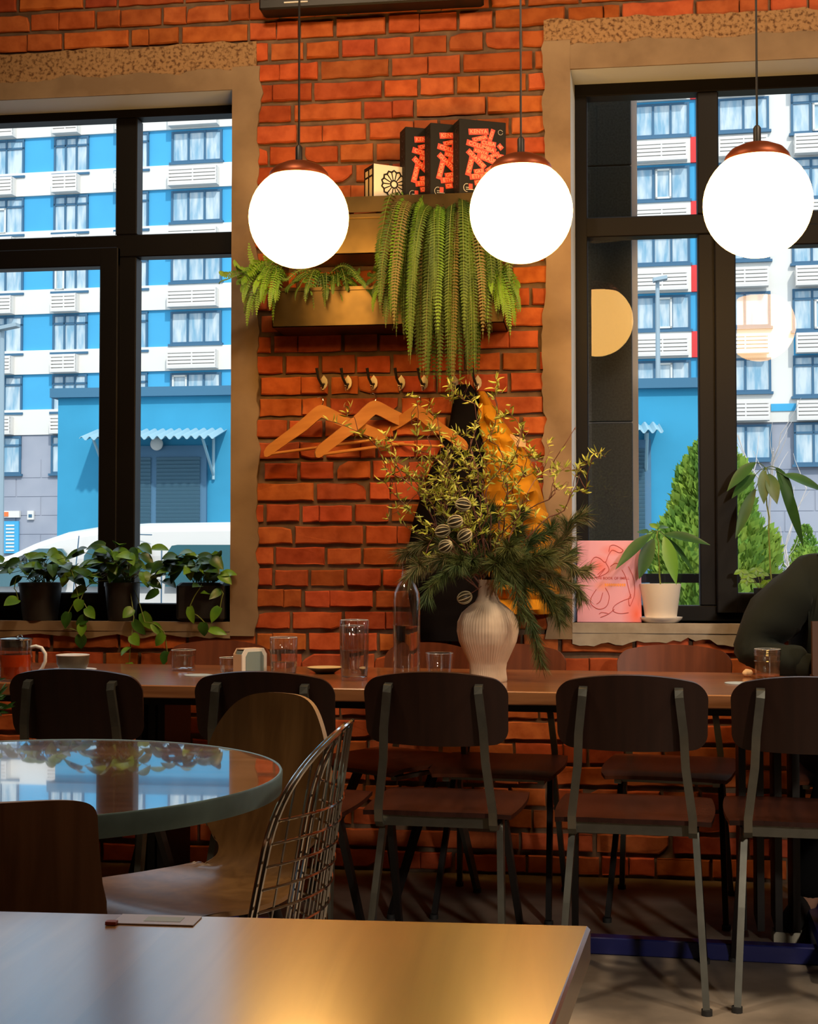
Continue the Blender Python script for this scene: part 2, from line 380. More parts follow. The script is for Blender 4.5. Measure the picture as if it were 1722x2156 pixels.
# plaster surround outlines (outer limits), also used to cut the bricks
SUR = [(Lx0-.1, on_y(545, 750, WY).x, on_y(300, 1337, WY).z, on_y(489, 92, WY).z), (on_y(1147, 750, WY).x, Rx1+.1, on_y(1400, 1347, WY).z, on_y(1205, 45, WY).z)]
P, BH = .0775, .0605
rnd = random.Random(11)
def brick(x0, x1, z0, z1, tone):
    # front face with chipped outline; two rings
    nx = max(2, int((x1-x0)/.035)); top = []; ring = []
    def j(a): return rnd.uniform(-a, a)
    for i in range(nx+1): ring.append((x0+(x1-x0)*i/nx, z0+j(.0022)))
    ring.append((x1+j(.002), (z0+z1)/2))
    for i in range(nx, -1, -1): ring.append((x0+(x1-x0)*i/nx, z1+j(.0022)))
    ring.append((x0+j(.002), (z0+z1)/2))
    if rnd.random() < .12:   # broken corner
        k = rnd.choice((0, nx, nx+2, 2*nx+2)); cx, cz = (x0+x1)/2, (z0+z1)/2; q = rnd.uniform(.1, .3); ring[k] = (ring[k][0]+(cx-ring[k][0])*q*.5, ring[k][1]+(cz-ring[k][1])*q*2)
    n = len(ring); cx, cz = (x0+x1)/2, (z0+z1)/2; dep = rnd.uniform(.005, .012); tx, tz = j(.003), j(.003)
    vs = [(x, WY+.006, z) for x, z in ring]+[(x, WY-dep*.65, z) for x, z in ring]
    for x, z in ring:
        ax = min(.004, abs(x-cx)); az = min(.004, abs(z-cz)); xx = x-math.copysign(ax, x-cx); zz = z-math.copysign(az, z-cz)
        vs.append((xx, WY-dep+tx*(xx-cx)/(x1-x0)*2+tz*(zz-cz)/.03+j(.0007), zz))
    fs = [(i, n+i, n+(i+1) % n, (i+1) % n) for i in range(n)]+[(n+i, 2*n+i, 2*n+(i+1) % n, n+(i+1) % n) for i in range(n)]
    fs.append(tuple(range(2*n, 3*n)))
    mb.add(vs, fs, 1, False, tone)
zc = .012; row = 0
while zc < ZT-.08:
    x = XA+.3+rnd.uniform(0, .2); 
    while x < XB-.3:
        if row % 5 == 3: ln = .12
        else: ln = rnd.choice((.248, .248, .248, .18, .12))
        x1 = x+ln; wob = .004*nz(x*1.5, row*.7); z0 = zc+wob; z1 = z0+BH+rnd.uniform(-.003, .003)
        segs = [(x, x1)]
        for s in SUR:
            if z1 > s[2]+.02 and z0 < s[3]-.02:
                out = []
                lo, hi = s[0]+.02, s[1]-.02
                for a, b in segs:
                    if b < lo or a > hi: out.append((a, b)); continue
                    if a < lo: out.append((a, lo))
                    if b > hi: out.append((hi, b))
                segs = out
        for a, b in segs:
            if b-a < .03: continue
            tb = rnd.uniform(.72, 1.18); t = (tb, tb*rnd.uniform(.8, 1.25), tb*rnd.uniform(.8, 1.2))
            if b-a > .16 and rnd.random() < .55:
                c = a+(b-a)*rnd.uniform(.3, .7); g = rnd.uniform(.0008, .002)
                brick(a, c-g, z0, z1, t); brick(c+g, b, z0, z1, t)
            else: brick(a, b, z0, z1, t)
        x = x1+rnd.uniform(.009, .016)
    zc += P; row += 1
struct(obj('wall_back', mb, ['mortar', 'brick']), 'exposed orange-red brick wall with the two windows')

def ragged_plate(x0, x1, z0, z1, sides, th=.012, dent=.03, seed=0):
    """rectangular plate on the wall; the named sides (l r t b) are broken edges"""
    m = MB(); nx = max(3, int((x1-x0)/.025)); nzz = max(3, int((z1-z0)/.025))
    def fn(u, v):
        x = x0+(x1-x0)*u; z = z0+(z1-z0)*v
        n1 = nz(x*9, z*9, seed)*.6+nz(x*27, z*27, seed+3)*.4
        if 'l' in sides and u < .5: x += (1-2*u)*n1*dent
        if 'r' in sides and u > .5: x += (2*u-1)*n1*dent
        if 't' in sides and v > .5: z += (2*v-1)*n1*dent
        if 'b' in sides and v < .5: z += (1-2*v)*(n1-.2)*dent
        return Vector((x, WY-th-.003*nz(x*6, z*6, seed+9), z))
    m.surf(fn, nx, nzz, th=.012); return m
k = 0
def trim(mbs, mt, lab):
    global k
    k += 1; o = obj('trim_%d' % k, mbs, mt); struct(o, lab, 'wall trim'); return o
for (s, ox0, ox1, zs, zh, w) in ((SUR[0], Lx0, Lx1, ZS, ZH, 'left'), (SUR[1], Rx0, Rx1, ZSr, ZHr, 'right')):
    zmid = zh+(s[3]-zh)*(.30 if w == 'left' else .42)
    side = 'r' if w == 'left' else 'l'
    if w == 'left': trim(ragged_plate(ox1, s[1], s[2], zmid+.03, 'r', seed=1), 'plaster', 'brown plaster strip along the right side of the left window')
    else: trim(ragged_plate(s[0], ox0, s[2], zmid+.03, 'l', seed=2), 'plaster', 'brown plaster strip along the left side of the right window')
    trim(ragged_plate(ox0-.1 if w == 'left' else ox0, ox1 if w == 'left' else ox1+.1, zh, zmid+.02, 't', th=.013, seed=3), 'plaster', 'smooth plaster band above the %s window' % w)
    trim(ragged_plate(s[0], s[1]-.01 if w == 'left' else s[1], zmid+.01, s[3], 'tb', th=.008, dent=.02, seed=4), 'pitted_concrete', 'rough pitted concrete lintel above the %s window' % w)
    # sill slab, also the ragged apron below it
    sb = ragged_plate(ox0, ox1, s[2], zs-.02, 'b', th=.014, dent=.05 if w == 'right' else .02, seed=6)
    sb.bx(ox0-.0, ox1+.0, WY-.022, WY+RV+.06, zs-.035, zs, 0)
    trim(sb, 'sill_concrete' if w == 'right' else 'plaster', 'concrete sill under the %s window' % w)
# painted window reveals
mb = MB()
for x0, x1, zs, zh in ((Lx0, Lx1, ZS, ZH), (Rx0, Rx1, ZSr, ZHr)):
    mb.add([(x0, WY-.012, zs), (x0+.02, WY+WT, zs), (x0+.02, WY+WT, zh), (x0, WY-.012, zh)], [(0, 1, 2, 3)])
    mb.add([(x1, WY-.012, zs), (x1-.0, WY+WT, zs), (x1-.0, WY+WT, zh), (x1, WY-.012, zh)], [(3, 2, 1, 0)])
    mb.add([(x0, WY-.012, zh), (x0, WY+WT, zh-.012), (x1, WY+WT, zh-.012), (x1, WY-.012, zh)], [(0, 1, 2, 3)])
trim(mb, 'reveal_paint', 'pale painted reveals inside both window openings')

struct(obj('floor', MB().bx(XA, XB, -3.2, WY+.02, -.1, 0), 'concrete_floor'), 'worn stained concrete floor', 'floor')
struct(obj('ceiling', MB().bx(XA, XB, -3.2, WY+WT, ZT, ZT+.2), 'ceiling_paint'), 'plain ceiling', 'ceiling')
struct(obj('wall_front', MB().bx(XA, XB, -3.3, -3.2, 0, ZT), 'inner_wall'), 'plain wall behind the viewer')
struct(obj('wall_left', MB().bx(XA-.1, XA, -3.2, WY+WT, 0, ZT), 'inner_wall'), 'plain left wall')
struct(obj('wall_right', MB().bx(XB, XB+.1, -3.2, WY+WT, 0, ZT), 'inner_wall'), 'plain right wall')

# ------------------------------------------------------------------ windows
FY = WY+RV
def zx(px, py, Y=FY): p = on_y(px, py, Y); return p.x, p.z
def window(name, lab, o, panes, members, sash=()):
    e = thing(name, lab, 'window', ((o[0]+o[1])/2, FY, o[2]), kind='structure'); c = e.location
    def lbx(m, x0, x1, y0, y1, z0, z1, bev=0): m.bx(x0-c.x, x1-c.x, y0-c.y, y1-c.y, z0-c.z, z1-c.z, 0, bev)
    f = MB()
    for q_, (x0, x1, z0, z1) in enumerate(members): lbx(f, x0, x1, FY+q_*.0006, FY+.075-q_*.0006, z0, z1, .004)
    obj('window_frame', f, 'frame_black', e)
    for (x0, x1, z0, z1, w) in sash:
        f = MB(); 
        lbx(f, x0, x0+w, FY-.022, FY+.05, z0, z1, .004); lbx(f, x1-w, x1, FY-.022, FY+.05, z0, z1, .004)
        lbx(f, x0, x1, FY-.021, FY+.05, z0, z0+w, .004); lbx(f, x0, x1, FY-.021, FY+.05, z1-w, z1, .004)
        obj('window_sash', f, 'frame_black', e)
    for (x0, x1, z0, z1, ya) in panes:
        f = MB(); cx = (x0+x1)/2; w = x1-x0+.02; cyy = FY+.035
        dx, dy = math.cos(ya)*w/2, math.sin(ya)*w/2
        f.add([(cx-dx-c.x, cyy-dy-c.y, z0-.01-c.z), (cx+dx-c.x, cyy+dy-c.y, z0-.01-c.z), (cx+dx-c.x, cyy+dy-c.y, z1+.01-c.z), (cx-dx-c.x, cyy-dy-c.y, z1+.01-c.z)], [(0, 1, 2, 3)])
        obj('glass_pane', f, 'window_glass', e)
    return e
TI = R(-6.5)
# left window
xa = zx(243, 370)[0]; xb = zx(288, 370)[0]; xc = zx(210, 900)[0]; xd = zx(284, 900)[0]
zt = zx(390, 242)[1]; z1 = zx(390, 490)[1]; z2 = zx(390, 537)[1]; zb = zx(400, 1271)[1]
zs1 = zx(110, 567)[1]; zs0 = zx(110, 1243)[1]; zst = zx(120, 500)[1]
x0, x1 = Lx0, Lx1+.02
xl = xc-.62
window('window_1', 'black framed window on the left, potted trailing plants on its sill', (x0, x1, ZS),
    [(xl, xa, z1, zt, TI*0), (xb, x1, z1, zt, 0), (xl, xc, zs0, zs1, 0), (xd, x1, zb, z2, 0), (x0, xl-.05, zb, zt, 0)],
    [(x0, x1, zt, ZH+.0), (x0, x1, ZS, zb), (xa, xb, z1, zt), (x0, x1, z1-.0, z2) if 0 else (x0, x1, z2, z1), (xc+.05, xd, zb, z2), (x1-.05, x1, ZS, ZH), (xl-.08, xl, ZS, ZH), (x0, x0+.05, ZS, ZH)],
    [(xl-.06, xc+.075, ZS+.03, z2+.035, .072)])
# right window
xa = zx(1238, 700)[0]; xb = zx(1468, 330)[0]; xc = zx(1513, 330)[0]; xd = zx(1472, 900)[0]; xe = zx(1549, 900)[0]
zt = zx(1350, 198)[1]; z1 = zx(1350, 454)[1]; z2 = zx(1350, 496)[1]; zb = zx(1400, 1275)[1]; zs0 = zx(1580, 1246)[1]; zs1 = zx(1640, 512)[1]
x0, x1 = Rx0-.0, Rx1
xr = xe+.60
window('window_2', 'black framed window on the right with a pink book and plants on its sill', (x0, x1, ZSr),
    [(xa, xb, z1, zt, TI), (xc, x1-.05, z1, zt, TI*.0), (xa, xd, zb, z2, TI), (xe, xr, zs0, zs1, TI)],
    [(x0+.01, x1, zt, ZHr-.0), (x0, x1, ZSr, zb), (x0+.012, xa, ZSr, ZHr), (xb, xc, z1, zt), (x0, x1, z2, z1), (xd, xe-.045, zb, z2), (x1-.06, x1, ZSr, ZHr)],
    [(xe-.072, xr+.07, ZSr+.03, z2+.02, .074)])

# ------------------------------------------------------------------ outside
GZ = -.35
obj_g = struct(obj('floor', MB().bx(-60, 60, WY+WT, 110, GZ-.1, GZ), 'asphalt'), 'grey street and yard outside', 'ground')
# apartment building, its facade turned a little towards the right
fo = on_d(861, 1175, 60.0); ca = math.atan(.186); U = (RT*math.cos(ca)-FW*math.sin(ca)).normalized(); N = Vector((-U.y, U.x, 0))
def fp(px, py): p = on_plane(px, py, fo, N); return ((p-fo).dot(U), p.z)
ang = math.atan2(U.y, U.x)
bld = thing('apartment_building', 'tall blue and white apartment block with rows of windows across the street', 'building', (fo.x, fo.y, GZ), ang)
zrow = [fp(150, y)[1] for y in (917, 789, 662, 538, 412, 289, 165)]      # window tops, from the ground-floor band up
zbot = [fp(150, y)[1] for y in (997, 867, 742, 614, 490, 366, 242)]
ured0, ured1 = fp(1456, 700)[0], fp(1468, 700)[0]
uL, uR = fp(-1000, 700)[0], fp(2000, 700)[0]
ztop = zrow[-1]+3.4; zst_ = fp(150, 915)[1]
def lz(z): return z-GZ
w = MB(); w.bx(uL, ured1+.0, 0, 6, lz(zst_), lz(ztop)+3); obj('wall', w, 'facade_blue', bld, label='blue rendered wall')
w = MB(); w.bx(ured1+.01, uR, -.15, 6, lz(zst_), lz(ztop)+3); obj('wall', w, 'facade_white', bld, label='white rendered wall at the right')
w = MB(); w.bx(uL, uR, -.05, 6, 0, lz(zst_)-.01); 
obj('stone_base', w, 'facade_grey', bld, label='grey stone clad ground floor')
w = MB()
for i in range(-22, 16):
    for q in range(7):
        z0 = q*.85; u0 = i*2.4+(q % 2)*1.2
        if uL+1 < u0 < uR-2 and z0+.8 < lz(zst_): w.bx(u0, u0+1.17*2, -.075, -.05, z0, z0+.82, 0)
obj('stone_slabs', w, 'facade_grey', bld)
bands = []
for i in range(len(zrow)-1): bands.append((zbot[i+1], zrow[i]))
bands.append((zbot[-1]+2.8-0, zrow[-1]+0))
for (a, b) in bands:
    lo, hi = min(a, b), max(a, b)
    obj('band', MB().bx(uL, ured0, -.12, .1, lz(lo)+.05, lz(hi)+.12), 'facade_white', bld, label='white horizontal band')
for (a, b) in bands:
    lo, hi = min(a, b), max(a, b); obj('red_panel', MB().bx(ured0, ured1, -.14, .1, lz(lo)+.05, lz(hi)+.12), 'facade_red', bld, label='red panel')
w = MB(); zz = fp(1600, 858)[1]; w.bx(fp(1622, 800)[0], uR, -.2, -.1, lz(zz)-.18, lz(zz)+.12); 
for i in (1,): z = fp(1700, 728)[1]; w.bx(fp(1670, 700)[0], uR, -.2, -.1, lz(z)-.5, lz(z)+.5)
obj('band', w, 'facade_blue', bld, label='blue bands on the white wall')
# windows: (px0, px1, lights, style) per column
cols = [(-900, -815, 3, 't'), (-750, -650, 3, 'w'), (-560, -480, 3, 't'), (-400, -300, 3, 'w'), (-210, -130, 3, 't'), (-60, 49, 3, 't'), (112, 185, 3, 't'), (244, 312, 2, 't'), (360, 467, 3, 'w'), (560, 640, 3, 't'), (700, 780, 3, 't'), (860, 960, 3, 'w'), (1050, 1120, 2, 't'), (1180, 1250, 3, 't'), (1338, 1454, 3, 'w'), (1514, 1622, 2, 'w'), (1668, 1790, 3, 't'), (1850, 1940, 2, 't')]
rw = random.Random(5)
def bwindow(u0, u1, z0, z1, n, style, y):
    f = MB(); t = .09
    f.bx(u0, u1, y-.06, y+.02, z0, z0+t); f.bx(u0, u1, y-.06, y+.02, z1-t, z1)
    for q in range(n+1):
        x = u0+(u1-u0-t)*q/n; f.bx(x, x+t, y-.07, y+.02, z0, z1)
    if style == 't': zt_ = z1-(z1-z0)*.27; f.bx(u0, u1, y-.07, y+.02, zt_, zt_+t)
    f.bx(u0-.08, u1+.08, y-.16, y, z0-.1, z0)
    fr = obj('window', f, ['out_frame'], bld)
    g = MB(); g.bx(u0+.05, u1-.05, y-.02, y+.03, z0+.05, z1-.05); obj('pane', g, 'out_pane', fr)
    if rw.random() < .25:
        g = MB(); q = rw.randrange(n); a = u0+(u1-u0)*q/n+.1; b = u0+(u1-u0)*(q+1)/n; zz1 = z1-.1 if style == 'w' else z1-(z1-z0)*.27
        for (c0, c1, d0, d1) in ((a, b, z0+.06, z0+.14), (a, b, zz1-.08, zz1), (a, a+.08, z0+.06, zz1), (b-.08, b, z0+.06, zz1)): g.bx(c0, c1, y-.1, y-.03, d0, d1)
        obj('casement', g, 'out_frame_white', fr, label='white open casement')
for (p0, p1, n, st) in cols:
    u0, u1 = fp(p0, 700)[0], fp(p1, 700)[0]; y = -.17 if p0 > 1500 else -.02
    for i in range(len(zrow)):
        zt0, zb0 = lz(zrow[i]), lz(zbot[i])
        if st == 'w': zt0 -= .05; zb0 += .22
        if i == 0 and 500 < p0 < 1300: continue
        bwindow(u0, u1, zb0, zt0, n, st, y-(0.06 if i == 0 else 0))
        # air conditioner basket in the white band over each window
        if i >= 0 and 1 <= i+1 <= len(zrow):
            g = MB(); zc0 = zt0+(.12 if st == 't' else .20); h = .74
            a0, a1 = (u0+.1, u1-.35) if st == 't' else (u0, u1-.1)
            for s_ in range(5): g.bx(a0, a1, y-.55, y-.49, zc0+s_*.155, zc0+s_*.155+.115)
            for xx in (a0, (a0+a1)/2, a1-.06): g.bx(xx, xx+.06, y-.545, y-.1, zc0, zc0+h)
            g.bx(a0, a1, y-.545, y-.1, zc0-.06, zc0)
            g.bx(a0+.1, a1-.1, y-.44, y-.15, zc0, zc0+.65)
            obj('ac_basket', g, 'ac_white', bld)

# low blue utility block
BY = 16.0
bx0, bx1 = on_y(122, 900, BY).x, on_y(1500, 900, BY).x; bzt = on_y(300, 820, BY).z
blk = thing('utility_block', 'low blue rendered utility block with louvred doors behind the white van', 'building', (bx0, BY, GZ))
h = bzt-GZ
obj('wall', MB().bx(0, bx1-bx0, 0, 3.5, 0, h-.04), 'block_blue', blk)
obj('roof', MB().bx(-.07, bx1-bx0+.05, -.09, 3.6, h-.09, h+.02), 'block_cap', blk, label='dark blue roof edge')
for (c0, c1, d0, d1, lamp, can) in ((283, 437, (286, 321, 333, 424), 0, (313, 341), (170, 453)), (1216, 1370, (1218, 1252, 1264, 1357), 1, None, (1105, 1392))):
    yt = 940 if not d1 else 928
    a, b = on_y(c0, yt, BY).x-bx0, on_y(c1, yt, BY).x-bx0; zt_ = on_y(c0, yt, BY).z-GZ
    dr = obj('door', MB().bx(a, b, -.05, .05, 0, zt_), 'door_grey_blue', blk, label='grey blue steel door')
    q = d0
    for (p0, p1) in ((q[0], q[1]), (q[2], q[3])):
        g = MB(); xa_, xb_ = on_y(p0, 1000, BY).x-bx0, on_y(p1, 1000, BY).x-bx0; z1_ = on_y(p0, yt+22, BY).z-GZ; z = .25
        while z < z1_: g.box(((xa_+xb_)/2, -.065, z), (xb_-xa_, .01, .045), (R(25), 0, 0)); z += .045
        obj('louvre', g, 'louvre', dr)
    ca0, ca1 = on_y(can[0], 918, BY-.5).x-bx0, on_y(can[1], 918, BY-.5).x-bx0; zf = on_y(can[0], 924 if not d1 else 912, BY-.55).z-GZ; zbk = zf+.14
    g = MB(); g.surf(lambda u, v: Vector((ca0+(ca1-ca0)*u+.02*(1-v), -.6+.6*v, zf+(zbk-zf)*v+.022*math.sin(u*2*PI*16))), 96, 2, th=.006)
    cn = obj('canopy', g, 'canopy', blk, label='corrugated canopy over the door')
    g = MB()
    for x in (ca0+.15, ca1-.15): g.tube([(x, -.03, zf-.4), (x, -.5, zf)], .018, 6); g.tube([(x, -.03, zf-.45), (x, -.03, zf+.05)], .018, 6)
    obj('bracket', g, 'canopy', cn)
    if lamp:
        p = on_y(327, 934, BY-.15); obj('lamp', MB().sphere((p.x-bx0, -.1, p.z-GZ), .078, 20, sc=(1, .5, 1)), 'facade_white', blk, label='round white bulkhead lamp')

# white van, parked side on, facing left
VY = 9.6
def vp(px, py): p = on_y(px, py, VY); return (p.x, p.z)
pts = [(-190, 1215), (-120, 1196), (-40, 1180), (10, 1165), (60, 1140), (120, 1119), (190, 1107), (290, 1100), (500, 1097), (800, 1097), (1100, 1103), (1190, 1120), (1230, 1190), (1260, 1260)]
top = [vp(*p) for p in pts]
vx0 = top[0][0]-.08; vx1 = top[-1][0]+.03; zlo = GZ+.22
poly = [(vx0, zlo), (vx1, zlo)]+list(reversed(top))
van = thing('van', 'white van parked outside behind the left window plants', 'van', ((vx0+vx1)/2, VY, GZ))
vc = van.location
g = MB(); n = len(poly); rings = []
cx_, cz_ = sum(p[0] for p in poly)/n, .5
for (yy, sc_) in ((0, .955), (.04, .985), (.16, 1.0), (1.5, 1.0), (1.62, .985), (1.66, .955)):
    rings.append([Vector((cx_+(x-cx_)*(.99+.01*sc_)-vc.x, yy+(.10*max(0, (z-.95))/.5 if yy < .8 else -.1*max(0, (z-.95))/.5)*1, (zlo+(z-zlo)*(sc_ if z > 1 else 1))-vc.z)) for x, z in poly])
vs = [p for r_ in rings for p in r_]
fs = [(i*n+j, i*n+(j+1) % n, (i+1)*n+(j+1) % n, (i+1)*n+j) for i in range(5) for j in range(n)]+[tuple(range(n-1, -1, -1)), tuple(range(5*n, 6*n))]
g.add(vs, fs, 0, False); body = obj('body', g, 'van_white', van)
def vwin(pl):
    q = [Vector((vp(*p)[0]-vc.x, -.012+.055*max(0, vp(*p)[1]-.95)/.5, vp(*p)[1]-vc.z)) for p in pl]
    g = MB(); g.prism(q, (0, 0, 0), (0, .03, 0)); obj('side_window', g, 'van_glass', van)
vwin([(-35, 1235), (5, 1205), (62, 1162), (80, 1155), (128, 1155), (137, 1165), (139, 1235)])
vwin([(176, 1170), (188, 1152), (205, 1148), (300, 1148), (313, 1158), (316, 1235), (172, 1235)])
vwin([(350, 1165), (360, 1149), (372, 1147), (640, 1147), (652, 1160), (652, 1235), (349, 1235)])
vwin([(700, 1165), (710, 1149), (1080, 1150), (1120, 1165), (1140, 1235), (700, 1235)])
g = MB()
for a_, b_ in (((163, 1128), (150, 1290)), ((338, 1145), (340, 1290)), ((285, 1125), (320, 1126))): 
    x0_, z0_ = vp(*a_); x1_, z1_ = vp(*b_); g.tube([(x0_-vc.x, .03, z0_-vc.z), (x1_-vc.x, -.002, z1_-vc.z)], .004, 5)
obj('door_seam', g, 'out_frame', van)
for px in (-20, 1010):
    x = vp(px, 1300)[0]-vc.x
    for yy in (.02, 1.42):
        g = MB(); g.tube([(x, yy, .32), (x, yy+.2, .32)], .32, 28); wh = obj('wheel', g, 'tyre', van)
        g = MB(); g.tube([(x, yy-.01, .32), (x, yy+.02, .32)], .2, 20); obj('hubcap', g, 'pole_steel', wh)

# granite clad pier just outside the right window
py0 = 6.0
a = on_y(1236, 700, py0).x-.22; b = on_y(1331, 700, py0).x; c_ = on_y(1343, 700, py0+.02).x
pr = thing('pier', 'dark granite clad pier standing just outside the right window', 'pillar', (a, py0, GZ))
obj('core', MB().bx(-.02, c_-a, .02, .5, 0, 5), 'pier_concrete', pr, label='pale concrete core showing at the right edge')
g = MB(); zz = 0
for hgt in (1.0, 1.05, 1.1, .62, .6, .63): g.bx(0, b-a, 0, .035, zz, zz+hgt-.006, 0, .003); zz += hgt
obj('cladding', g, 'granite', pr)

# thuja trees, bare tree, lamp posts, railing
def thuja(px, pyt, pyb, half, Y, lab, seed):
    r_ = random.Random(seed); b0 = on_y(px, pyb, Y); t0 = on_y(px, pyt, Y); hw = half/FPX*(b0.dot(FW)); H = t0.z-GZ
    e = thing('thuja', lab, 'tree', (b0.x, Y, GZ))
    obj('trunk', MB().tube([(0, 0, 0), (0, 0, H*.6)], .04, 8), 'bark_pale', e)
    g = MB(); N_ = 7000 if half > 60 else 2600
    for i in range(N_):
        t = r_.random()**.8; z = H*(.04+.95*t); rr = hw*(min(1, (1-t)*3.0)**.65)*(.72+.3*r_.random())*(1+.12*math.sin(z*9+seed)); a_ = r_.uniform(0, 2*PI)
        p = Vector((rr*math.cos(a_), rr*math.sin(a_), z)); d = Vector((math.cos(a_)*.7, math.sin(a_)*.7, .8+.5*r_.random())); s_ = hw*(.08+.10*r_.random())
        g.leaf(p, d, Vector((r_.uniform(-1, 1), r_.uniform(-1, 1), r_.uniform(-1, 1))), s_*1.3, s_*.8, 0, 'oval', .3, .2, 2)
    g.lathe([(hw*.8*min(1, (1-t/12)*3.0)**.65+.001, H*(.03+.92*t/12)) for t in range(13)], 16)
    obj('foliage', g, 'thuja', e)
thuja(1503, 922, 1330, 122, 10.5, 'tall green thuja in front of the blue block, seen through the right window', 1)
thuja(1697, 1105, 1240, 48, 14.0, 'small pale thuja low at the right edge of the right window', 2)
thuja(1600, 1195, 1270, 60, 12.0, 'low rounded shrub between the two thujas', 3)
e = thing('bare_tree', 'pale leafless young tree right of the tall thuja', 'tree', (*on_y(1668, 1200, 13).xy, GZ)); c = e.location; g = MB(); r_ = random.Random(4)
def br(p, d, l, rad, dep):
    pts_ = [p]; q = p.copy(); dd = d.copy()
    for i in range(5): dd = (dd+Vector((r_.uniform(-.2, .2), r_.uniform(-.2, .2), r_.uniform(-.05, .2)))).normalized(); q = q+dd*l/5; pts_.append(q.copy())
    g.tube(pts_, [rad*(1-.12*i) for i in range(6)], 5)
    if dep: 
        for i in range(3): k_ = r_.randrange(2, 6); br(pts_[k_], (dd+Vector((r_.uniform(-.9, .9), r_.uniform(-.5, .5), r_.uniform(0, .5)))).normalized(), l*.6, rad*.5, dep-1)
br(Vector((0, 0, 0)), Vector((0, 0, 1)), 1.6, .035, 3); obj('branches', g, 'bark_pale', e)
for (px, pt, Y, lab, hx) in ((5, 694, 30, 'street lamp post at the left edge of the left window', (-6, 42)), (1384, 592, 34, 'street lamp post rising behind the blue block in the right window', (1374, 1404))):
    t = on_y(px, pt, Y); e = thing('street_lamp', lab, 'street lamp', (t.x, Y, GZ)); H = t.z-GZ
    obj('pole', MB().tube([(0, 0, 0), (0, 0, H)], [.09, .05], 8), 'pole_steel', e)
    xa_, xb_ = on_y(hx[0], pt, Y).x-t.x, on_y(hx[1], pt, Y).x-t.x
    obj('lamp_head', MB().box(((xa_+xb_)/2, -.1, H+.03), (xb_-xa_, .25, .08), (0, R(-10), 0)), 'pole_steel', e)
Yr = 6.6; e = thing('railing', 'black horizontal rail low outside the right window', 'railing', (on_y(1345, 1215, Yr).x, Yr, GZ)); c = e.location
z0, z1_ = on_y(1400, 1227, Yr).z, on_y(1400, 1208, Yr).z
obj('rail', MB().bx(.0, 2.6, 0, .04, z0-c.z, z1_-c.z), 'frame_black', e)
for x in (.05, 1.3, 2.5): obj('post', MB().bx(x, x+.05, .005, .035, 0, z0-c.z+.01), 'frame_black', e)
# shop signs at the foot of the building, left
def fl(px, py): u, z = fp(px, py); return u, z-GZ
u, z = fl(24, 1083); e = obj('shop_sign', MB().bx(u-.5, u+.5, -.25, -.1, z-.15, z+.15), 'facade_white', bld, label='white and orange shop sign')
obj('lettering', MB().bx(u-.4, u-.02, -.28, -.25, z-.1, z+.1), 'sign_orange', e)
u, z = fl(28, 1130); e = obj('banner', MB().bx(u-.4, u+.35, -.2, -.1, z-.75, z+.7), 'facade_blue', bld, label='blue and white striped banner')
g = MB(); [g.bx(u-.25, u+.15, -.23, -.2, z-.65+i*.16, z-.58+i*.16) for i in range(8)]; obj('stripes', g, 'facade_white', e)
u, z = fl(68, 1085); e = obj('notice', MB().bx(u-.15, u+.15, -.2, -.1, z-.2, z+.2), 'facade_white', bld, label='small white notice'); obj('print', MB().bx(u-.08, u+.08, -.22, -.2, z-.1, z+.04), 'out_frame', e)
# ------------------------------------------------------------------ pendant globe lamps
def place(px, py, d): return on_d(px, py, d)
GL = .155
def pendant(name_lab, pos, ztop_):
    e = thing('pendant_lamp', name_lab, 'lamp', tuple(pos), group='globe pendant lamps over the long table')
    g = MB().sphere((0, 0, 0), GL, 48); obj('globe', g, 'lamp_globe', e)
    g = MB().lathe([(.0001, .118), (.092, .119), (.0935, .128), (.090, .139), (.075, .156), (.045, .170), (.015, .176), (.0001, .177)], 40); obj('cap', g, 'lamp_copper', e, label='copper cap')
    obj('socket', MB().lathe([(.0001, GL+.005), (.011, GL+.006), (.011, GL+.065), (.006, GL+.072), (.0001, GL+.072)], 16), 'cord_black', e)
    obj('cord', MB().tube([(0, 0, GL+.06), (0, 0, ztop_-pos.z-.02)], .0035, 6), 'cord_black', e)
    obj('canopy', MB().lathe([(.0001, ztop_-pos.z-.03), (.05, ztop_-pos.z-.03), (.05, ztop_-pos.z), (.0001, ztop_-pos.z)], 24), 'cord_black', e)
    return e
for lab, px, py, d in (('leftmost of the three glowing globe lamps, in front of the fern shelf', 629, 459, 4.31), ('middle glowing globe lamp, overlapping the stacked dark boxes', 1097, 446, 4.19), ('rightmost glowing globe lamp, hanging before the right window', 1595, 429, 4.00)):
    lamp0 = pendant(lab, place(px, py, d), ZT)
# black wall unit cut by the top of the picture
p0, p1 = on_y(545, 21, WY-.10), on_y(1015, 3, WY-.10)
e = thing('wall_screen', 'black wall mounted screen cut off by the top edge', 'screen', (p0.x, WY-.012, p0.z))
obj('casing', MB().bx(0, p1.x-p0.x, -.09, -.002, .0, .50, 0, .006), 'black_steel', e)
q0, q1 = on_y(597, 10, WY-.11), on_y(647, 6, WY-.11); obj('label_strip', MB().bx(q0.x-p0.x, q1.x-p0.x, -.093, -.089, .018, .023), 'paper', e, label='thin pale strip')
obj('screen_panel', MB().bx(.02, p1.x-p0.x-.02, -.094, -.088, .035, .48), 'pot_black', e)

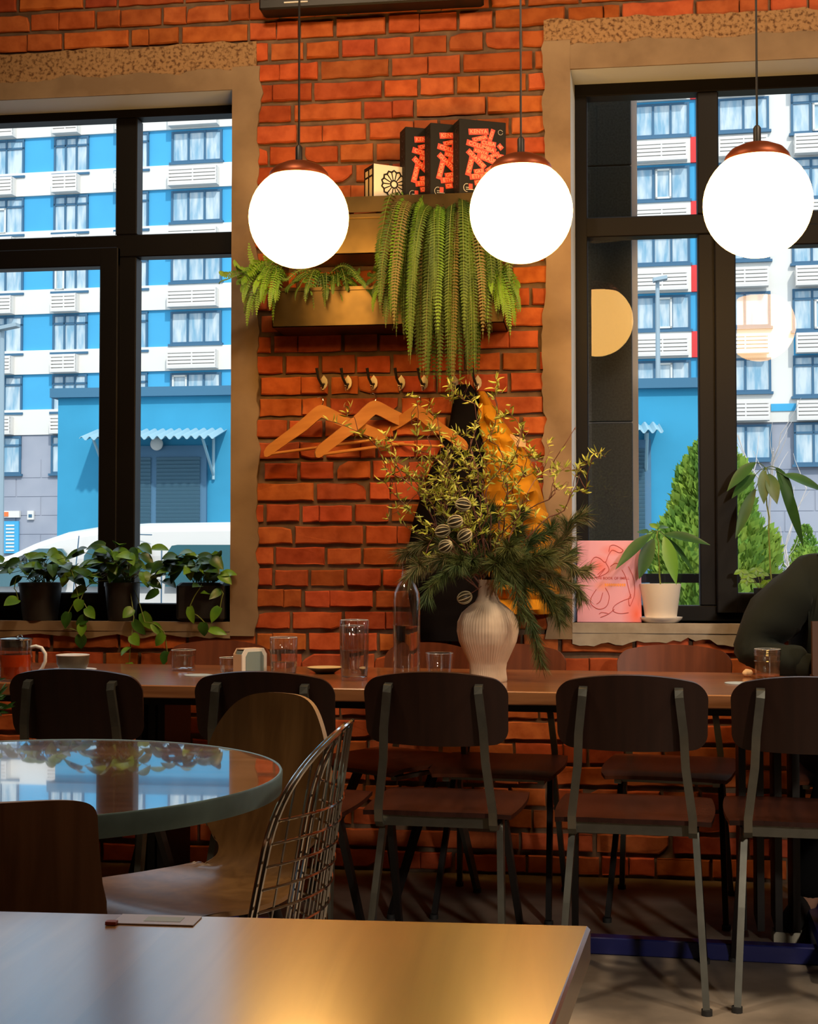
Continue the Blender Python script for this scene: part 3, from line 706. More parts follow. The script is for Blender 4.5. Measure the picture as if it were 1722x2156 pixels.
# ------------------------------------------------------------------ long table
TZ = .75; TA = R(-2.9)
nA, nB = on_z(282, 1440, TZ), on_z(1497, 1465, TZ); fA, fB = on_z(199, 1398, TZ), on_z(1285, 1411, TZ)
TU = Vector((math.cos(TA), math.sin(TA), 0)); TN = Vector((-TU.y, TU.x, 0))
nm = (nA+nB)/2; fm = (fA+fB)/2; TW = (fm-nm).dot(TN); tc = nm+TN*TW/2; tc.z = 0
lt = thing('long_table', 'long wooden communal table in front of the brick wall', 'table', tuple(tc), TA)
TLx0, TLx1 = -2.1, 1.75
obj('tabletop', MB().bx(TLx0, TLx1, -TW/2, TW/2, TZ-.038, TZ, 0, .003), 'long_wood', lt)
obj('apron', MB().bx(TLx0+.1, TLx1-.1, -TW/2+.09, -TW/2+.13, TZ-.066, TZ-.039).bx(TLx0+.1, TLx1-.1, TW/2-.13, TW/2-.09, TZ-.066, TZ-.039), 'black_steel', lt)
def tl(p): d = Vector(p)-tc; return d.dot(TU), d.dot(TN), p.z if hasattr(p, 'z') else p[2]
def legset(px, dd):
    c = tl(on_d(px, 1500, dd)); x = c[0]; g = MB()
    g.bx(x-.045, x-.025, -.12, .12, .05, TZ-.04); g.bx(x-.012, x+.012, -.1, .1, .05, TZ-.04); g.bx(x+.028, x+.05, -.12, .12, .05, TZ-.04)
    obj('leg', g, 'black_steel', lt)
    obj('foot', MB().bx(x-.05, x+.05, -.36, .36, .0, .07, 0, .01), 'navy_steel', lt, label='navy blue foot')
    return x
xl_ = legset(308, 4.35); 
pb = on_d(1715, 2000, 3.75); xr_ = tl(pb)[0]+.02
g = MB()
for i in range(4): g.bx(xr_-.20+i*.05, xr_-.18+i*.05, -.1, .1, .05, TZ-.04)
obj('leg', g, 'black_steel', lt)
obj('foot', MB().bx(xr_-.0, xr_+.09, -.43, .36, .0, .07, 0, .01), 'navy_steel', lt, label='navy blue foot')
obj('beam', MB().bx(xl_, xr_+.02, -.245, -.20, .0005, .048, 0, .003), 'navy_steel', lt, label='navy blue floor beam')

# ------------------------------------------------------------------ dining chairs with compass legs
def chair_proto(lab, plym, seatm, cat='chair'):
    e = thing('dining_chair', lab, cat)
    # backrest: slightly curved panel, arched top
    def bk(u, v):
        a = math.sin((u*2-1)*PI/2); hw = .189*(1-.02*(1-v)); x = a*hw
        zt_ = .828-.026*abs(a)**2.2; zb_ = .642-.008*(1-a*a)
        r = max(0, abs(a)-.80)/.20; q = 1-math.sqrt(max(0, 1-r*r)); zt_ -= .036*q; zb_ += .034*q; z = zb_+(zt_-zb_)*v
        return Vector((x, -.215+.028*(a*a)-.035*(z-.64)/.19, z))
    g = MB(); g.surf(bk, 40, 8, th=.011, m=0); obj('backrest', g, plym, e)
    def st(u, v):
        a = u*2-1; y = -.205+.41*v; hw = (.195+.012*math.sin(v*PI))*(1 if v < .93 else 1-.06*((v-.93)/.07)**2)
        z = .459-.010*math.exp(-((a*1.3)**2+((v-.4)*2.4)**2)*1.4)-(.012*((v-.88)/.12)**2 if v > .88 else 0)
        z -= .004*abs(a)**3
        return Vector((a*hw, y, z))
    g = MB(); g.surf(st, 20, 16, th=.012); obj('seat', g, seatm, e)
    for s in (-1, 1):
        # back bar: from the top on the rear face, down and bending under the seat
        g = MB(); x0, x1 = s*.118, s*.150
        pts = [(x0, -.238, .792), (x0*1.003, -.254, .788), (x0*1.01, -.258, .775), (x0*1.1, -.249, .68), (x0*1.13, -.236, .60), (x1, -.222, .47), (x1, -.216, .438), (x1, -.200, .425), (x1, -.15, .424), (x1, .15, .424)]
        g.bar(pts, .021, .012, (1, 0, 0)); obj('back_bar', g, 'chair_steel', e)
        g = MB(); g.bar([(s*.156, -.12, .428), (s*.167, -.185, .24), (s*.180, -.250, .012)], [.032, .027, .020], .017, (0, 1, 0)); l = obj('leg', g, 'chair_steel', e)
        obj('foot_cap', MB().tube([(s*.181, -.251, 0), (s*.181, -.251, .014)], .014, 10), 'rubber', l)
        g = MB(); g.bar([(s*.156, -.05, .428), (s*.166, .06, .24), (s*.178, .195, .012)], [.032, .027, .020], .017, (0, 1, 0)); l = obj('leg', g, 'black_steel', e)
        obj('foot_cap', MB().tube([(s*.179, .197, 0), (s*.179, .197, .014)], .014, 10), 'rubber', l)
    obj('crossbar', MB().bx(-.150, .150, -.185, -.165, .420, .447), 'chair_steel', e); obj('crossbar', MB().bx(-.150, .150, .10, .12, .420, .447), 'chair_steel', e)
    return e
def put_chair(o, px, ytop, d, rz, ztop_=.828):
    # px, d: where the backrest centre stands
    b = on_d(px, ytop, d); off = Matrix.Rotation(rz, 3, 'Z') @ Vector((0, -.24, 0)); o.location = (b.x-off.x, b.y-off.y, 0); o.rotation_euler = (0, 0, rz)
near = chair_proto('dark chair at the table, left of the brown shell chair', 'dark_ply', 'seat_ply')
near['group'] = 'dark dining chairs along the near side of the long table'
GN = near['group']
spots = [(150, 3.72, 'dark dining chair at the far left, its back above the round table', .0), (550, 3.63, 'dark dining chair mostly hidden behind the brown plywood shell chair', .0), (913, 3.62, 'dark dining chair in the middle, in front of the carafe and vase', .0), (1328, 3.52, 'dark dining chair with an empty seat, second from the right', .0), (1705, 3.47, 'dark dining chair cut by the right edge, light shining on its seat', .0)]
for i, (px, d, lab, r_) in enumerate(spots):
    o = near if i == 0 else copy_tree(near)
    o['label'] = lab; put_chair(o, px, 1480, d, TA+R(-1)+r_)
far = chair_proto('reddish dining chair against the wall', 'far_ply', 'far_ply')
far['group'] = 'reddish brown dining chairs on the wall side of the long table'
FC = [(466, 4.98, 180, 'reddish chair back rising behind the napkin holder'), (1076, 4.78, 178, 'reddish chair behind the ribbed vase and pine branches'), (1420, 4.73, 176, 'reddish chair back under the right window, left of the seated person'), (1790, 4.62, 176, 'reddish chair under the seated person')]
for i, (px, d, r_, lab) in enumerate(FC):
    o = far if i == 0 else copy_tree(far); o['label'] = lab; put_chair(o, px, 1420, d, TA+R(r_))
o = copy_tree(far); o['label'] = 'reddish chair turned sideways below the carafe'; c = cw(-.07, 4.66); o.location = (c.x, c.y, 0)
o.rotation_euler = (0, 0, math.atan2((RT*-.63+FW*-.77).y, (RT*-.63+FW*-.77).x)-PI/2)

# ------------------------------------------------------------------ round table
rc = cw(-.67, 2.42); rt = thing('round_table', 'round wooden table with a metal rim, windows mirrored in its glossy top', 'table', (rc.x, rc.y, 0), R(4))
obj('tabletop', MB().lathe([(.0001, TZ-.03), (.444, TZ-.03), (.446, TZ), (.0001, TZ)], 96), 'round_wood', rt)
obj('rim', MB().lathe([(.446, TZ-.034), (.450, TZ-.034), (.4515, TZ-.002), (.4495, TZ+.0015), (.446, TZ+.0005)], 96, close=True), 'zinc_rim', rt)
obj('column', MB().tube([(0, 0, .03), (0, 0, TZ-.03)], .035, 20), 'black_steel', rt)
obj('base', MB().lathe([(.0001, 0), (.26, 0), (.26, .012), (.05, .03), (.0001, .03)], 48), 'black_steel', rt)

# ------------------------------------------------------------------ brown shell chair (one bent plywood sheet)
def shell_chair(lab, loc, face, ply, wtop=.165, ztop_=.825, waist=.10, nm='shell_chair', sq=2.5, kf=2.6):
    e = thing(nm, lab, 'chair', (loc.x, loc.y, 0), math.atan2(face.y, face.x)-PI/2)
    key = [(-.258, ztop_), (-.252, .76), (-.240, .69), (-.222, .61), (-.205, .54), (-.185, .485), (-.14, .450), (-.05, .437), (.08, .44), (.18, .447), (.235, .432)]
    hw = [wtop*1.0, wtop*1.02, wtop*1.06, wtop*1.12, wtop*.95, waist*1.1, waist*1.35, .19, .215, .20, .15]
    def cr(a, b, c_, d, t): return .5*((2*b)+(-a+c_)*t+(2*a-5*b+4*c_-d)*t*t+(-a+3*b-3*c_+d)*t**3)
    def at(arr, t):
        i = min(int(t), len(arr)-2); f = t-i; g_ = lambda q: arr[max(0, min(len(arr)-1, q))]; return cr(g_(i-1), g_(i), g_(i+1), g_(i+2), f)
    def fn(u, v):
        a = math.sin((u*2-1)*PI/2); T = len(key)-1; A_ = min(1, abs(a))
        t0 = kf*(1-(1-A_**sq)**(1/sq)); t1 = T-.9*(1-(1-A_**3)**(1/3)); t = t0+(t1-t0)*v**1.2
        y = at([q[0] for q in key], t); z = at([q[1] for q in key], t); w = at(hw, t)
        cu_ = .055*a*a*max(0, 1-t/6) if t < 6 else 0
        return Vector((a*w, y+cu_, z+(.012*a*a if t > 6 else 0)))
    g = MB(); g.surf(fn, 40, 60, th=.009, m=0, me=1); obj('shell', g, [ply, 'ply_edge'], e)
    for sx in (-1, 1):
        for sy in (-1, 1):
            g = MB(); g.tube([(sx*.10, sy*.10, .425), (sx*.20, sy*.20, .01)], [.014, .009], 10); l = obj('leg', g, 'black_steel', e)
            obj('foot_cap', MB().tube([(sx*.202, sy*.202, 0), (sx*.202, sy*.202, .012)], .012, 8), 'rubber', l)
    obj('seat_support', MB().bx(-.11, .11, -.11, .11, .418, .43), 'black_steel', e)
    return e
f = (RT*-.58+FW*-.82); shell_chair('brown bent plywood shell chair with a narrow waist, behind the round table', cw(-.425, 2.87), f, 'olive_ply')
f = (RT*-.12+FW*1.0); shell_chair('walnut plywood chair back at the lower left, on the near side of the round table', cw(-.60, 1.99), f, 'walnut_ply', wtop=.175, ztop_=.817, waist=.16, sq=4, kf=.8)
o = None
# pale bent legs of a wooden chair seen below the round table
# ------------------------------------------------------------------ chrome wire chair
wl = cw(-.365, 2.42); wf = (RT*-1+FW*.10)
e = thing('wire_chair', 'chrome wire mesh chair at the right of the round table', 'chair', (wl.x, wl.y, 0), math.atan2(wf.y, wf.x)-PI/2)
def wback(a, t):   # a across -1..1, t up 0..1
    w = .225*(1-.10*t); z = .43+.412*t
    return Vector((a*w, -.125-.075*t-.085*(1-a*a)*(1-.2*t), z))
def aw(t): return 1 if t < .42 else math.sqrt(max(0, 1-((t-.42)/.58)**2.4))
def tz_(a): return .42+.58*(1-abs(a)**2)**(1/2.4)*1 if abs(a) < 1 else .42
g = MB()
for off in (0, .008):
    pts = [];
    for i in range(61):
        s_ = -1+2*i/60
        # outline: up the left side, over the arch, down the right side
        if i <= 12: t = .45*i/12; a = -aw(t)
        elif i >= 48: t = .45*(60-i)/12; a = aw(t)
        else:
            ph = (i-12)/36*PI; a = -math.cos(ph)*aw(.45); t = .45+.55*math.sin(ph)**.6
        q = wback(a*(1-off*2.5), t*(1-off*2)); pts.append(q+Vector((0, off*1.5, 0)))
    g.tube(pts, .0036, 6)
obj('rim_wire', g, 'chrome', e)
def tmax(a): return .45+.55*math.sin(math.acos(max(-1, min(1, -a))))**.6 if abs(a) < 1 else .45
g = MB()
for i in range(1, 14):
    a = -1+2*i/14; tm = tmax(a); g.tube([wback(a, tm*j/14) for j in range(15)], .0019, 5)
for j in range(0, 9):
    t = .0+j*.085; am = 1 if t < .45 else math.cos(math.asin(min(1, ((t-.45)/.55)**(1/.6))))
    g.tube([wback(-am+2*am*i/20, t)+Vector((0, -.003, 0)) for i in range(21)], .0024, 5)
obj('mesh_back', g, 'chrome', e)
def wseat(a, v): return Vector((a*.205, -.19*(1-a*a*.4)*(1-v)+.15*v, .43-.035*math.sin(PI*min(1, v*1.1))*(1-a*a)+.0*v))
g = MB()
for i in range(0, 15): a = -1+2*i/14; g.tube([wseat(a, j/12) for j in range(13)], .0016, 5)
for j in range(1, 12): g.tube([wseat(-1+2*i/14, j/12) for i in range(15)], .0016, 5)
g.tube([wseat(-1, j/12) for j in range(13)]+[wseat(-1+2*i/14, 1) for i in range(15)]+[wseat(1, 1-j/12) for j in range(13)], .0028, 6)
obj('mesh_seat', g, 'chrome', e)
for s in (-1, 1): obj('runner', MB().tube([(s*.18, -.16, .42), (s*.22, -.24, .012), (s*.22, -.2, .005), (s*.22, .2, .005), (s*.22, .24, .012), (s*.18, .14, .41)], .005, 8), 'chrome', e)
obj('crossbar', MB().tube([(-.18, -.12, .415), (.18, -.12, .415)], .005, 8).tube([(-.18, .12, .405), (.18, .12, .405)], .005, 8), 'chrome', e)

# ------------------------------------------------------------------ foreground table
c0 = on_z(1243, 1949, TZ); cl = on_z(0, 1918, TZ); cr = on_z(1165, 2156, TZ)
dl = (cl-c0).normalized(); dr = (cr-c0).normalized(); B_ = [c0, c0+dl*1.25, c0+dl*1.25+dr*.72, c0+dr*.72]
ft = thing('front_table', 'honey coloured wooden table in the foreground, lower left', 'table', (c0.x, c0.y, 0), math.atan2(dl.y, dl.x)-PI)
rmI = Matrix.Rotation(-(math.atan2(dl.y, dl.x)-PI), 3, 'Z')
PL = [rmI @ Vector((p.x-c0.x, p.y-c0.y, 0)) for p in B_]
cen = sum(PL, Vector())/4
def inset(k): return [p+(cen-p).normalized()*k for p in PL]
g = MB(); o1, o2 = inset(.0), inset(.004); vs = [(*p.xy, TZ-.038) for p in o2]+[(*p.xy, TZ-.034) for p in o1]+[(*p.xy, TZ-.004) for p in o1]+[(*p.xy, TZ) for p in o2]
g.add(vs, [(0, 1, 2, 3), (15, 14, 13, 12)]+[(k*4+j, k*4+4+j, k*4+4+(j+1) % 4, k*4+(j+1) % 4) for k in range(3) for j in range(4)])
obj('tabletop', g, 'honey_wood', ft)
obj('column', MB().bx(cen.x-.035, cen.x+.035, cen.y-.035, cen.y+.035, .02, TZ-.039), 'black_steel', ft)
obj('base', MB().bx(cen.x-.25, cen.x+.25, cen.y-.2, cen.y+.2, 0, .02), 'black_steel', ft)
p = on_z(330, 1940, TZ); e = thing('card', 'thin lilac card with a dark red corner on the honey coloured table', 'card', (p.x, p.y, TZ), YAW+R(-6))
obj('plate', MB().bx(-.042, .042, -.016, .02, .0005, .0015), 'card_lilac', e); obj('panel', MB().bx(-.012, .026, -.006, .012, .0015, .0018), 'coaster', e, label='grey printed panel'); obj('corner_clip', MB().bx(-.047, -.036, -.022, -.014, .0005, .004), 'card_red', e, label='dark red corner')

# ------------------------------------------------------------------ things on the long table
def ont(px, py): return on_z(px, py, TZ+.0004)
def cup(name, lab, cat, px, py, r0, r1, h, ribs=0, liquid=None, lh=0, th=.0022, group=None, base=.008, ribamp=.035, lm='water'):
    p = ont(px, py); e = thing(name, lab, cat, tuple(p), group=group)
    rb = (lambda j, z: ribamp*(1 if j % 4 < 2 else -1) if z > h*.05 else 0) if ribs else None
    N_ = ribs*4 if ribs else 36
    prof = [(.0001, 0), (r0*.94, 0), (r0, h*.03), (r0+(r1-r0)*.5, h*.5), (r1, h*.985), (r1-th*.5, h)]
    g = MB(); o = len(g.v); g.lathe(prof, N_, rib=rb); g.lathe([(r1-th*.5, h), (r1-th, h*.985), (r0+(r1-r0)*.5-th, h*.5), (r0-th, base+.003), (r0*.8, base), (.0001, base)], N_)
    obj('glass_wall', g, 'glass', e)
    obj('rim_glint', MB().lathe([(r1-th*.5+.0007*math.cos(q), h+.0007*math.sin(q)) for q in [2*PI*i/6 for i in range(6)]], 36, close=True), 'rim_glint_paint', e)  # thin pale ring painted as the rim highlight
    if liquid:
        rr = lambda z: r0+(r1-r0)*z/h-th+.0003
        g = MB(); g.lathe([(.0001, base+.0002), (r0*.8, base+.0002), (rr(base+.003), base+.003), (rr(lh), lh), (.0001, lh)], 36); obj('liquid', g, lm, e)
    return e
GT = 'drinking glasses on the long table'
cup('tumbler', 'short straight glass of water behind the bare stretch of table, left of the napkins', 'glass', 386, 1412, .0385, .041, .068, liquid=1, lh=.05, group=GT)
cup('tumbler', 'small clear glass right beside the napkin holder, partly behind it', 'glass', 485, 1421, .030, .036, .055, liquid=1, lh=.018, group=GT)
cup('tumbler', 'ribbed glass between the napkin holder and the small dark plate', 'glass', 597, 1424, .040, .043, .122, ribs=18, liquid=1, lh=.045, group=GT)
cup('tumbler', 'tall ribbed glass filled with water, left of the carafe', 'glass', 746, 1432, .0405, .043, .182, ribs=20, liquid=1, lh=.09, group=GT)
cup('tumbler', 'tall narrow glass just behind the tall ribbed glass', 'glass', 741, 1414, .038, .040, .150, ribs=18, group=GT)
cup('tumbler', 'small clear glass between the carafe and the ribbed vase', 'glass', 925, 1426, .036, .044, .075, group=GT)
e = cup('tumbler', 'embossed glass with a little brown drink left, in front of the seated person', 'glass', 1616, 1430, .036, .040, .092, ribs=12, liquid=1, lh=.017, group=GT, ribamp=.012, lm='latte')
g = MB()
for z in (.088, .083, .078, .074, .056): g.lathe([(.0398+z*.01, z-.0015), (.0412+z*.01, z), (.0398+z*.01, z+.0015)], 36)
obj('raised_bands', g, 'glass', e)
# carafe
p = ont(856, 1428); e = thing('carafe', 'tall glass bottle half filled with water between tall glass and small glass', 'bottle', tuple(p))
pr = [(.0001, 0), (.041, 0), (.0425, .006), (.0425, .235), (.040, .262), (.030, .286), (.017, .305), (.0145, .33), (.0145, .378), (.0165, .38), (.0165, .39)]
g = MB().lathe(pr, 40).lathe([(.0135, .39), (.012, .378), (.012, .33), (.0145, .303), (.0275, .283), (.0375, .260), (.040, .235), (.040, .012), (.036, .008), (.0001, .008)], 40)
obj('bottle_glass', g, 'glass', e); obj('water', MB().lathe([(.0001, .0082), (.036, .0082), (.0402, .0122), (.0402, .162), (.0001, .162)], 40), 'water', e)
# napkin holder
p = ont(527, 1424); e = thing('napkin_holder', 'light wooden napkin holder with grey napkins on the long table', 'napkin holder', tuple(p), R(50))
g = MB()
def arch(x):
    pl = [Vector((x, -.045, 0)), Vector((x, .045, 0)), Vector((x, .045, .06)), Vector((x, .038, .076)), Vector((x, .025, .084)), Vector((x, -.025, .084)), Vector((x, -.038, .076)), Vector((x, -.045, .06))]; return pl
ring = [(-.047, 0), (-.047, .07), (-.035, .088), (.035, .088), (.047, .07), (.047, 0)]
g.prism([Vector((a, -.022, z)) for a, z in ring], (0, 0, 0), (0, .004, 0)); obj('front_plate', g, 'paper', e, label='white front plate')
g = MB(); g.prism([Vector((a*.72, -.024, .006+z*.82)) for a, z in ring], (0, 0, 0), (0, .0015, 0)); obj('front_window', g, 'napkin_grey', e, label='grey arched opening showing napkins')
g = MB(); g.prism([Vector((a, .022, z)) for a, z in ring], (0, 0, 0), (0, .004, 0)); obj('back_plate', g, 'birch', e)
g = MB().bx(-.047, -.043, -.018, .022, 0, .07).bx(.043, .047, -.018, .022, 0, .07).bx(-.036, .036, -.018, .022, .084, .088); obj('side_panels', g, 'birch', e, label='pale wood side panels')
g = MB().bx(-.040, .040, -.016, .019, .003, .08); obj('napkins', g, 'napkin_grey', e)
# sprig vase on the round table, only its leaf tips reach into the picture
p = cw(-.735, 2.40, TZ+.002); e = thing('bud_vase', 'small vase of leafy sprigs on the round table at the left edge', 'vase', tuple(p))
obj('vessel', MB().lathe([(.0001, 0), (.028, 0), (.032, .03), (.022, .07), (.013, .085), (.015, .10), (.012, .10), (.010, .085), (.0001, .08)], 28), 'stoneware', e)
g = MB(); g2 = MB(); rq = random.Random(3)
for i in range(14):
    t = Vector((rq.uniform(-.10, .03) if i > 4 else rq.uniform(.01, .032), rq.uniform(-.06, .06), rq.uniform(.10, .17))); P_ = [Vector((0, 0, .08)), t*.5+Vector((0, 0, .06)), t]; g2.tube(P_, .001, 4)
    for k_ in range(7): g.leaf(P_[1].lerp(t, k_/6), (rq.uniform(-.4, 1), rq.uniform(-.5, .5), rq.uniform(-.2, .7)), (rq.uniform(-1, 1), -1, .4), .026, .006, 0, 'oval', .2, .3, 3)
obj('leaves', g, 'pothos', e); obj('stems', g2, 'vine_stem', e)
# saucer plate, bowl, teapot
p = ont(684, 1417); e = thing('small_plate', 'small dark ceramic plate between the two ribbed glasses', 'plate', tuple(p)); obj('plate', MB().lathe([(.0001, .0), (.03, 0), (.034, .004), (.056, .016), (.0565, .0185), (.052, .017), (.03, .006), (.0001, .006)], 40), 'stoneware', e); obj('glaze_rim', MB().lathe([(.0562, .0175), (.0572, .0195), (.0555, .0195)], 40), 'box_cream', e, label='light rim')
p = ont(153, 1418); e = thing('saucer', 'white saucer under the dark bowl', 'saucer', tuple(p)); obj('saucer', MB().lathe([(.0001, .0), (.045, 0), (.075, .012), (.0755, .014), (.045, .003), (.0001, .003)], 40), 'saucer_white', e)
e = thing('bowl', 'dark stoneware bowl on a white saucer right of the glass teapot', 'bowl', (p.x, p.y, p.z+.0035)); obj('bowl', MB().lathe([(.0001, .0), (.030, 0), (.040, .008), (.050, .028), (.0525, .056), (.0505, .056), (.047, .028), (.035, .009), (.0001, .006)], 40), 'stoneware', e); obj('rim', MB().lathe([(.0525, .0545), (.0533, .0565), (.0505, .0575), (.0498, .056)], 40), 'saucer_white', e, label='pale glazed rim')
p = ont(33, 1432); e = thing('glass_teapot', 'glass teapot of red tea with a curved glass handle, far left of the long table', 'teapot', tuple(p))
obj('vessel', MB().lathe([(.0001, 0), (.046, 0), (.048, .004), (.048, .120), (.047, .122)], 40).lathe([(.047, .122), (.0455, .120), (.0455, .006), (.0001, .005)], 40), 'glass', e)
obj('tea', MB().lathe([(.0001, .0052), (.0453, .0062), (.0457, .078), (.0001, .078)], 40), 'tea', e, label='red orange tea')
obj('infuser', MB().lathe([(.0001, .100), (.040, .100), (.0445, .104), (.0445, .121), (.0001, .121)], 32), 'pot_black', e, label='black lid insert')
obj('lid', MB().lathe([(.0001, .123), (.050, .122), (.0505, .126), (.02, .129), (.0001, .129)], 32).tube([(-.0, 0, .128), (.006, 0, .134), (.014, 0, .136), (.02, 0, .132)], .0025, 6), 'chrome', e, label='metal lid')
hd = [Vector((.047, 0, .100)), Vector((.062, 0, .103)), Vector((.080, 0, .098)), Vector((.092, 0, .080)), Vector((.092, 0, .058)), Vector((.082, 0, .035)), Vector((.064, 0, .020)), Vector((.047, 0, .014))]
obj('handle', MB().tube([Matrix.Rotation(YAW-.1, 3, 'Z') @ q for q in hd], .0055, 10), 'saucer_white', e)
for px, py, lab, r_ in ((418, 1422, 'round grey coaster beside the small clear glass', .045), (1558, 1439, 'round blue grey coaster near the table edge before the seated person', .045)):
    p = ont(px, py); o = obj('coaster', MB().lathe([(.0001, 0), (r_, 0), (r_, .002), (.0001, .002)], 36), 'coaster', None, tuple(p)); tag(o, lab, 'coaster')
p = ont(1574, 1425); g = MB(); g.sphere((0, 0, .012), .012, 16, sc=(1.35, .9, 1)); 
for i, v in enumerate(g.v): q = Vector(v); q *= 1+.12*nz(q.x*90, q.y*90, q.z*90); g.v[i] = (q.x, q.y, max(0, q.z))
o = obj('bread_piece', g, 'bread', None, tuple(p)); tag(o, 'small beige lump of bread left of the embossed glass', 'bread')
p = ont(1722, 1428); e = thing('menu_board', 'dark brown upright board standing at the right edge of the table', 'board', (p.x+.012, p.y, p.z), R(5)); obj('panel', MB().bx(-.03, .16, -.008, .008, .0, .175), 'brown_board', e); obj('stand', MB().bx(-.03, .16, -.03, .03, 0, .01), 'brown_board', e)

# ------------------------------------------------------------------ vase with branches
vpos = ont(1027, 1434); vd = vpos.dot(FW)
vase = thing('vase', 'cream ribbed ceramic vase holding pine and willow branches', 'vase', tuple(vpos))
prof = [(.0001, 0), (.056, 0), (.0575, .004), (.054, .035), (.057, .055), (.071, .085), (.086, .118), (.0925, .15), (.090, .178), (.078, .205), (.056, .225), (.038, .238), (.030, .255), (.0275, .275), (.028, .292), (.030, .305), (.026, .305), (.024, .29), (.022, .25)]
pp = []
for i in range(len(prof)-1):
    for k_ in range(3): f_ = k_/3; pp.append((prof[i][0]*(1-f_)+prof[i+1][0]*f_, prof[i][1]*(1-f_)+prof[i+1][1]*f_))
pp.append(prof[-1])
obj('body', MB().lathe(pp, 240, rib=lambda j, z: (.009 if j % 4 < 2 else -.009)+.004*math.sin(j*.31+z*40)), 'ceramic', vase)
mouth = Vector((vpos.x, vpos.y, vpos.z+.30))
r_ = random.Random(21)
def curve_pts(a, b, sag, n=14, wob=0, seed=0):
    a, b = Vector(a), Vector(b); out = []
    for i in range(n+1):
        t = i/n; p = a.lerp(b, t)+Vector((0, 0, sag*math.sin(PI*t)))
        if wob: p += Vector((nz(t*6, seed), nz(t*6, seed+5), nz(t*6, seed+9)))*wob*math.sin(PI*min(1, t*1.3)*.5)
        out.append(p)
    return out
pine = thing('pine_branches', 'bushy long needled pine branches spilling over the vase', 'branches', tuple(mouth))
def lm(p): return Vector(p)-mouth
PB = [((860, 1215), -.10, .05), ((850, 1165), .06, .05), ((900, 1260), -.12, .06), ((945, 1110), .06, .02), ((1030, 1065), .03, .0), ((1100, 1075), .0, .0), ((1160, 1110), .06, .01), ((1228, 1085), .02, -.02), ((1235, 1200), -.05, .03), ((1225, 1260), .05, .05), ((1180, 1310), .0, .06), ((1140, 1400), -.02, .09), ((1100, 1300), -.10, .08), ((1060, 1230), -.12, .05), ((960, 1190), -.14, .03), ((890, 1190), .12, .04), ((1150, 1170), -.1, .02), ((1080, 1150), -.15, .02), ((1200, 1160), .1, .0), ((1190, 1290), .12, .05)]
wd_ = MB(); nd_ = MB(); nt_ = MB()
for i, ((px, py), dd, sag) in enumerate(PB):
    tip = lm(on_d(px, py, vd+dd)); st_ = Vector((r_.uniform(-.01, .01), r_.uniform(-.01, .01), -.03)); pts = curve_pts(st_, tip, sag*1.6, 10, .03, i)
    pts[1] = Vector((pts[1].x*.6, pts[1].y*.6, max(pts[1].z, .01)))
    wd_.tube(pts, [.0032*(1-.06*k_) for k_ in range(len(pts))], 5)
    L_ = (tip-st_).length; n_ = int(820*L_/.22)
    tgt = nt_ if i in (0, 1, 7, 8, 9, 15) and True else nd_
    for k_ in range(n_):
        t = .22+.78*(k_/n_)**.85; q = t*10; a_ = int(min(q, 9)); p = pts[a_].lerp(pts[a_+1], q-a_); d = (pts[min(a_+1, 10)]-pts[a_]).normalized()
        s_ = Vector((r_.uniform(-1, 1), r_.uniform(-1, 1), r_.uniform(-1, 1))); s_ = (s_-d*s_.dot(d)).normalized()
        dr_ = (d*r_.uniform(.5, 1.3)+s_*.75+Vector((0, 0, -.22))).normalized(); ln = r_.uniform(.04, .062); e1 = p+dr_*ln*.55; e2 = e1+(dr_+Vector((0, 0, -.22))).normalized()*ln*.45
        w_ = dr_.cross(Vector((r_.uniform(-1, 1), r_.uniform(-1, 1), .3))).normalized()*.0008
        T_ = tgt if r_.random() < .55 else nd_
        T_.add([p-w_, p+w_, e1+w_*.9, e1-w_*.9, e2], [(0, 1, 2, 3), (3, 2, 4)])
obj('twigs', wd_, 'twig', pine); o = obj('needles', nd_, 'pine', pine); o['kind'] = 'stuff'; o = obj('tan_needles', nt_, 'pine_tan', pine, label='yellowish brown needles'); o['kind'] = 'stuff'
# curly willow
wil = thing('willow_branches', 'curly willow twigs with small yellow green leaves rising from the vase', 'branches', tuple(mouth))
WB = [((850, 835), .05, 3), ((905, 900), -.05, 3), ((965, 800), .06, 2), ((1040, 790), -.04, 3), ((1075, 850), .05, 2), ((1150, 930), .08, 3), ((1275, 962), -.02, 2), ((1150, 975), -.08, 2), ((800, 1010), .0, 4), ((795, 930), .05, 4), ((870, 960), -.06, 4), ((690, 885), .03, 2), ((930, 1010), -.09, 4), ((1000, 950), -.1, 4), ((1210, 905), .05, 1), ((840, 1100), -.05, 3), ((985, 1060), -.1, 4), ((880, 850), .08, 3), ((1090, 1020), -.08, 2), ((1010, 880), .0, 3)]
wd_ = MB(); lf = MB()
def twig(a, b, rad, nl, seed, wob):
    pts = curve_pts(a, b, .03, 22, wob, seed*3.7); q0 = pts[-1]-Vector(b)
    pts = [p-q0*(i/22) for i, p in enumerate(pts)]
    wd_.tube(pts, [rad*(1-.032*i) for i in range(23)], 5)
    for k_ in range(nl):
        t = r_.uniform(.38, 1); q = t*22; a_ = int(min(q, 21)); p = pts[a_].lerp(pts[a_+1], q-a_)
        d = Vector((r_.uniform(-.8, .8), r_.uniform(-.8, .8), r_.uniform(-.2, 1))).normalized(); ln = r_.uniform(.018, .034)
        nrm = Vector((r_.uniform(-1, 1), r_.uniform(-1, 1), r_.uniform(-1, 1)))
        lf.leaf(p, d, nrm, ln, .0058, 0, 'oval', .3, r_.uniform(-1.3, 1.6), 4)
    return pts
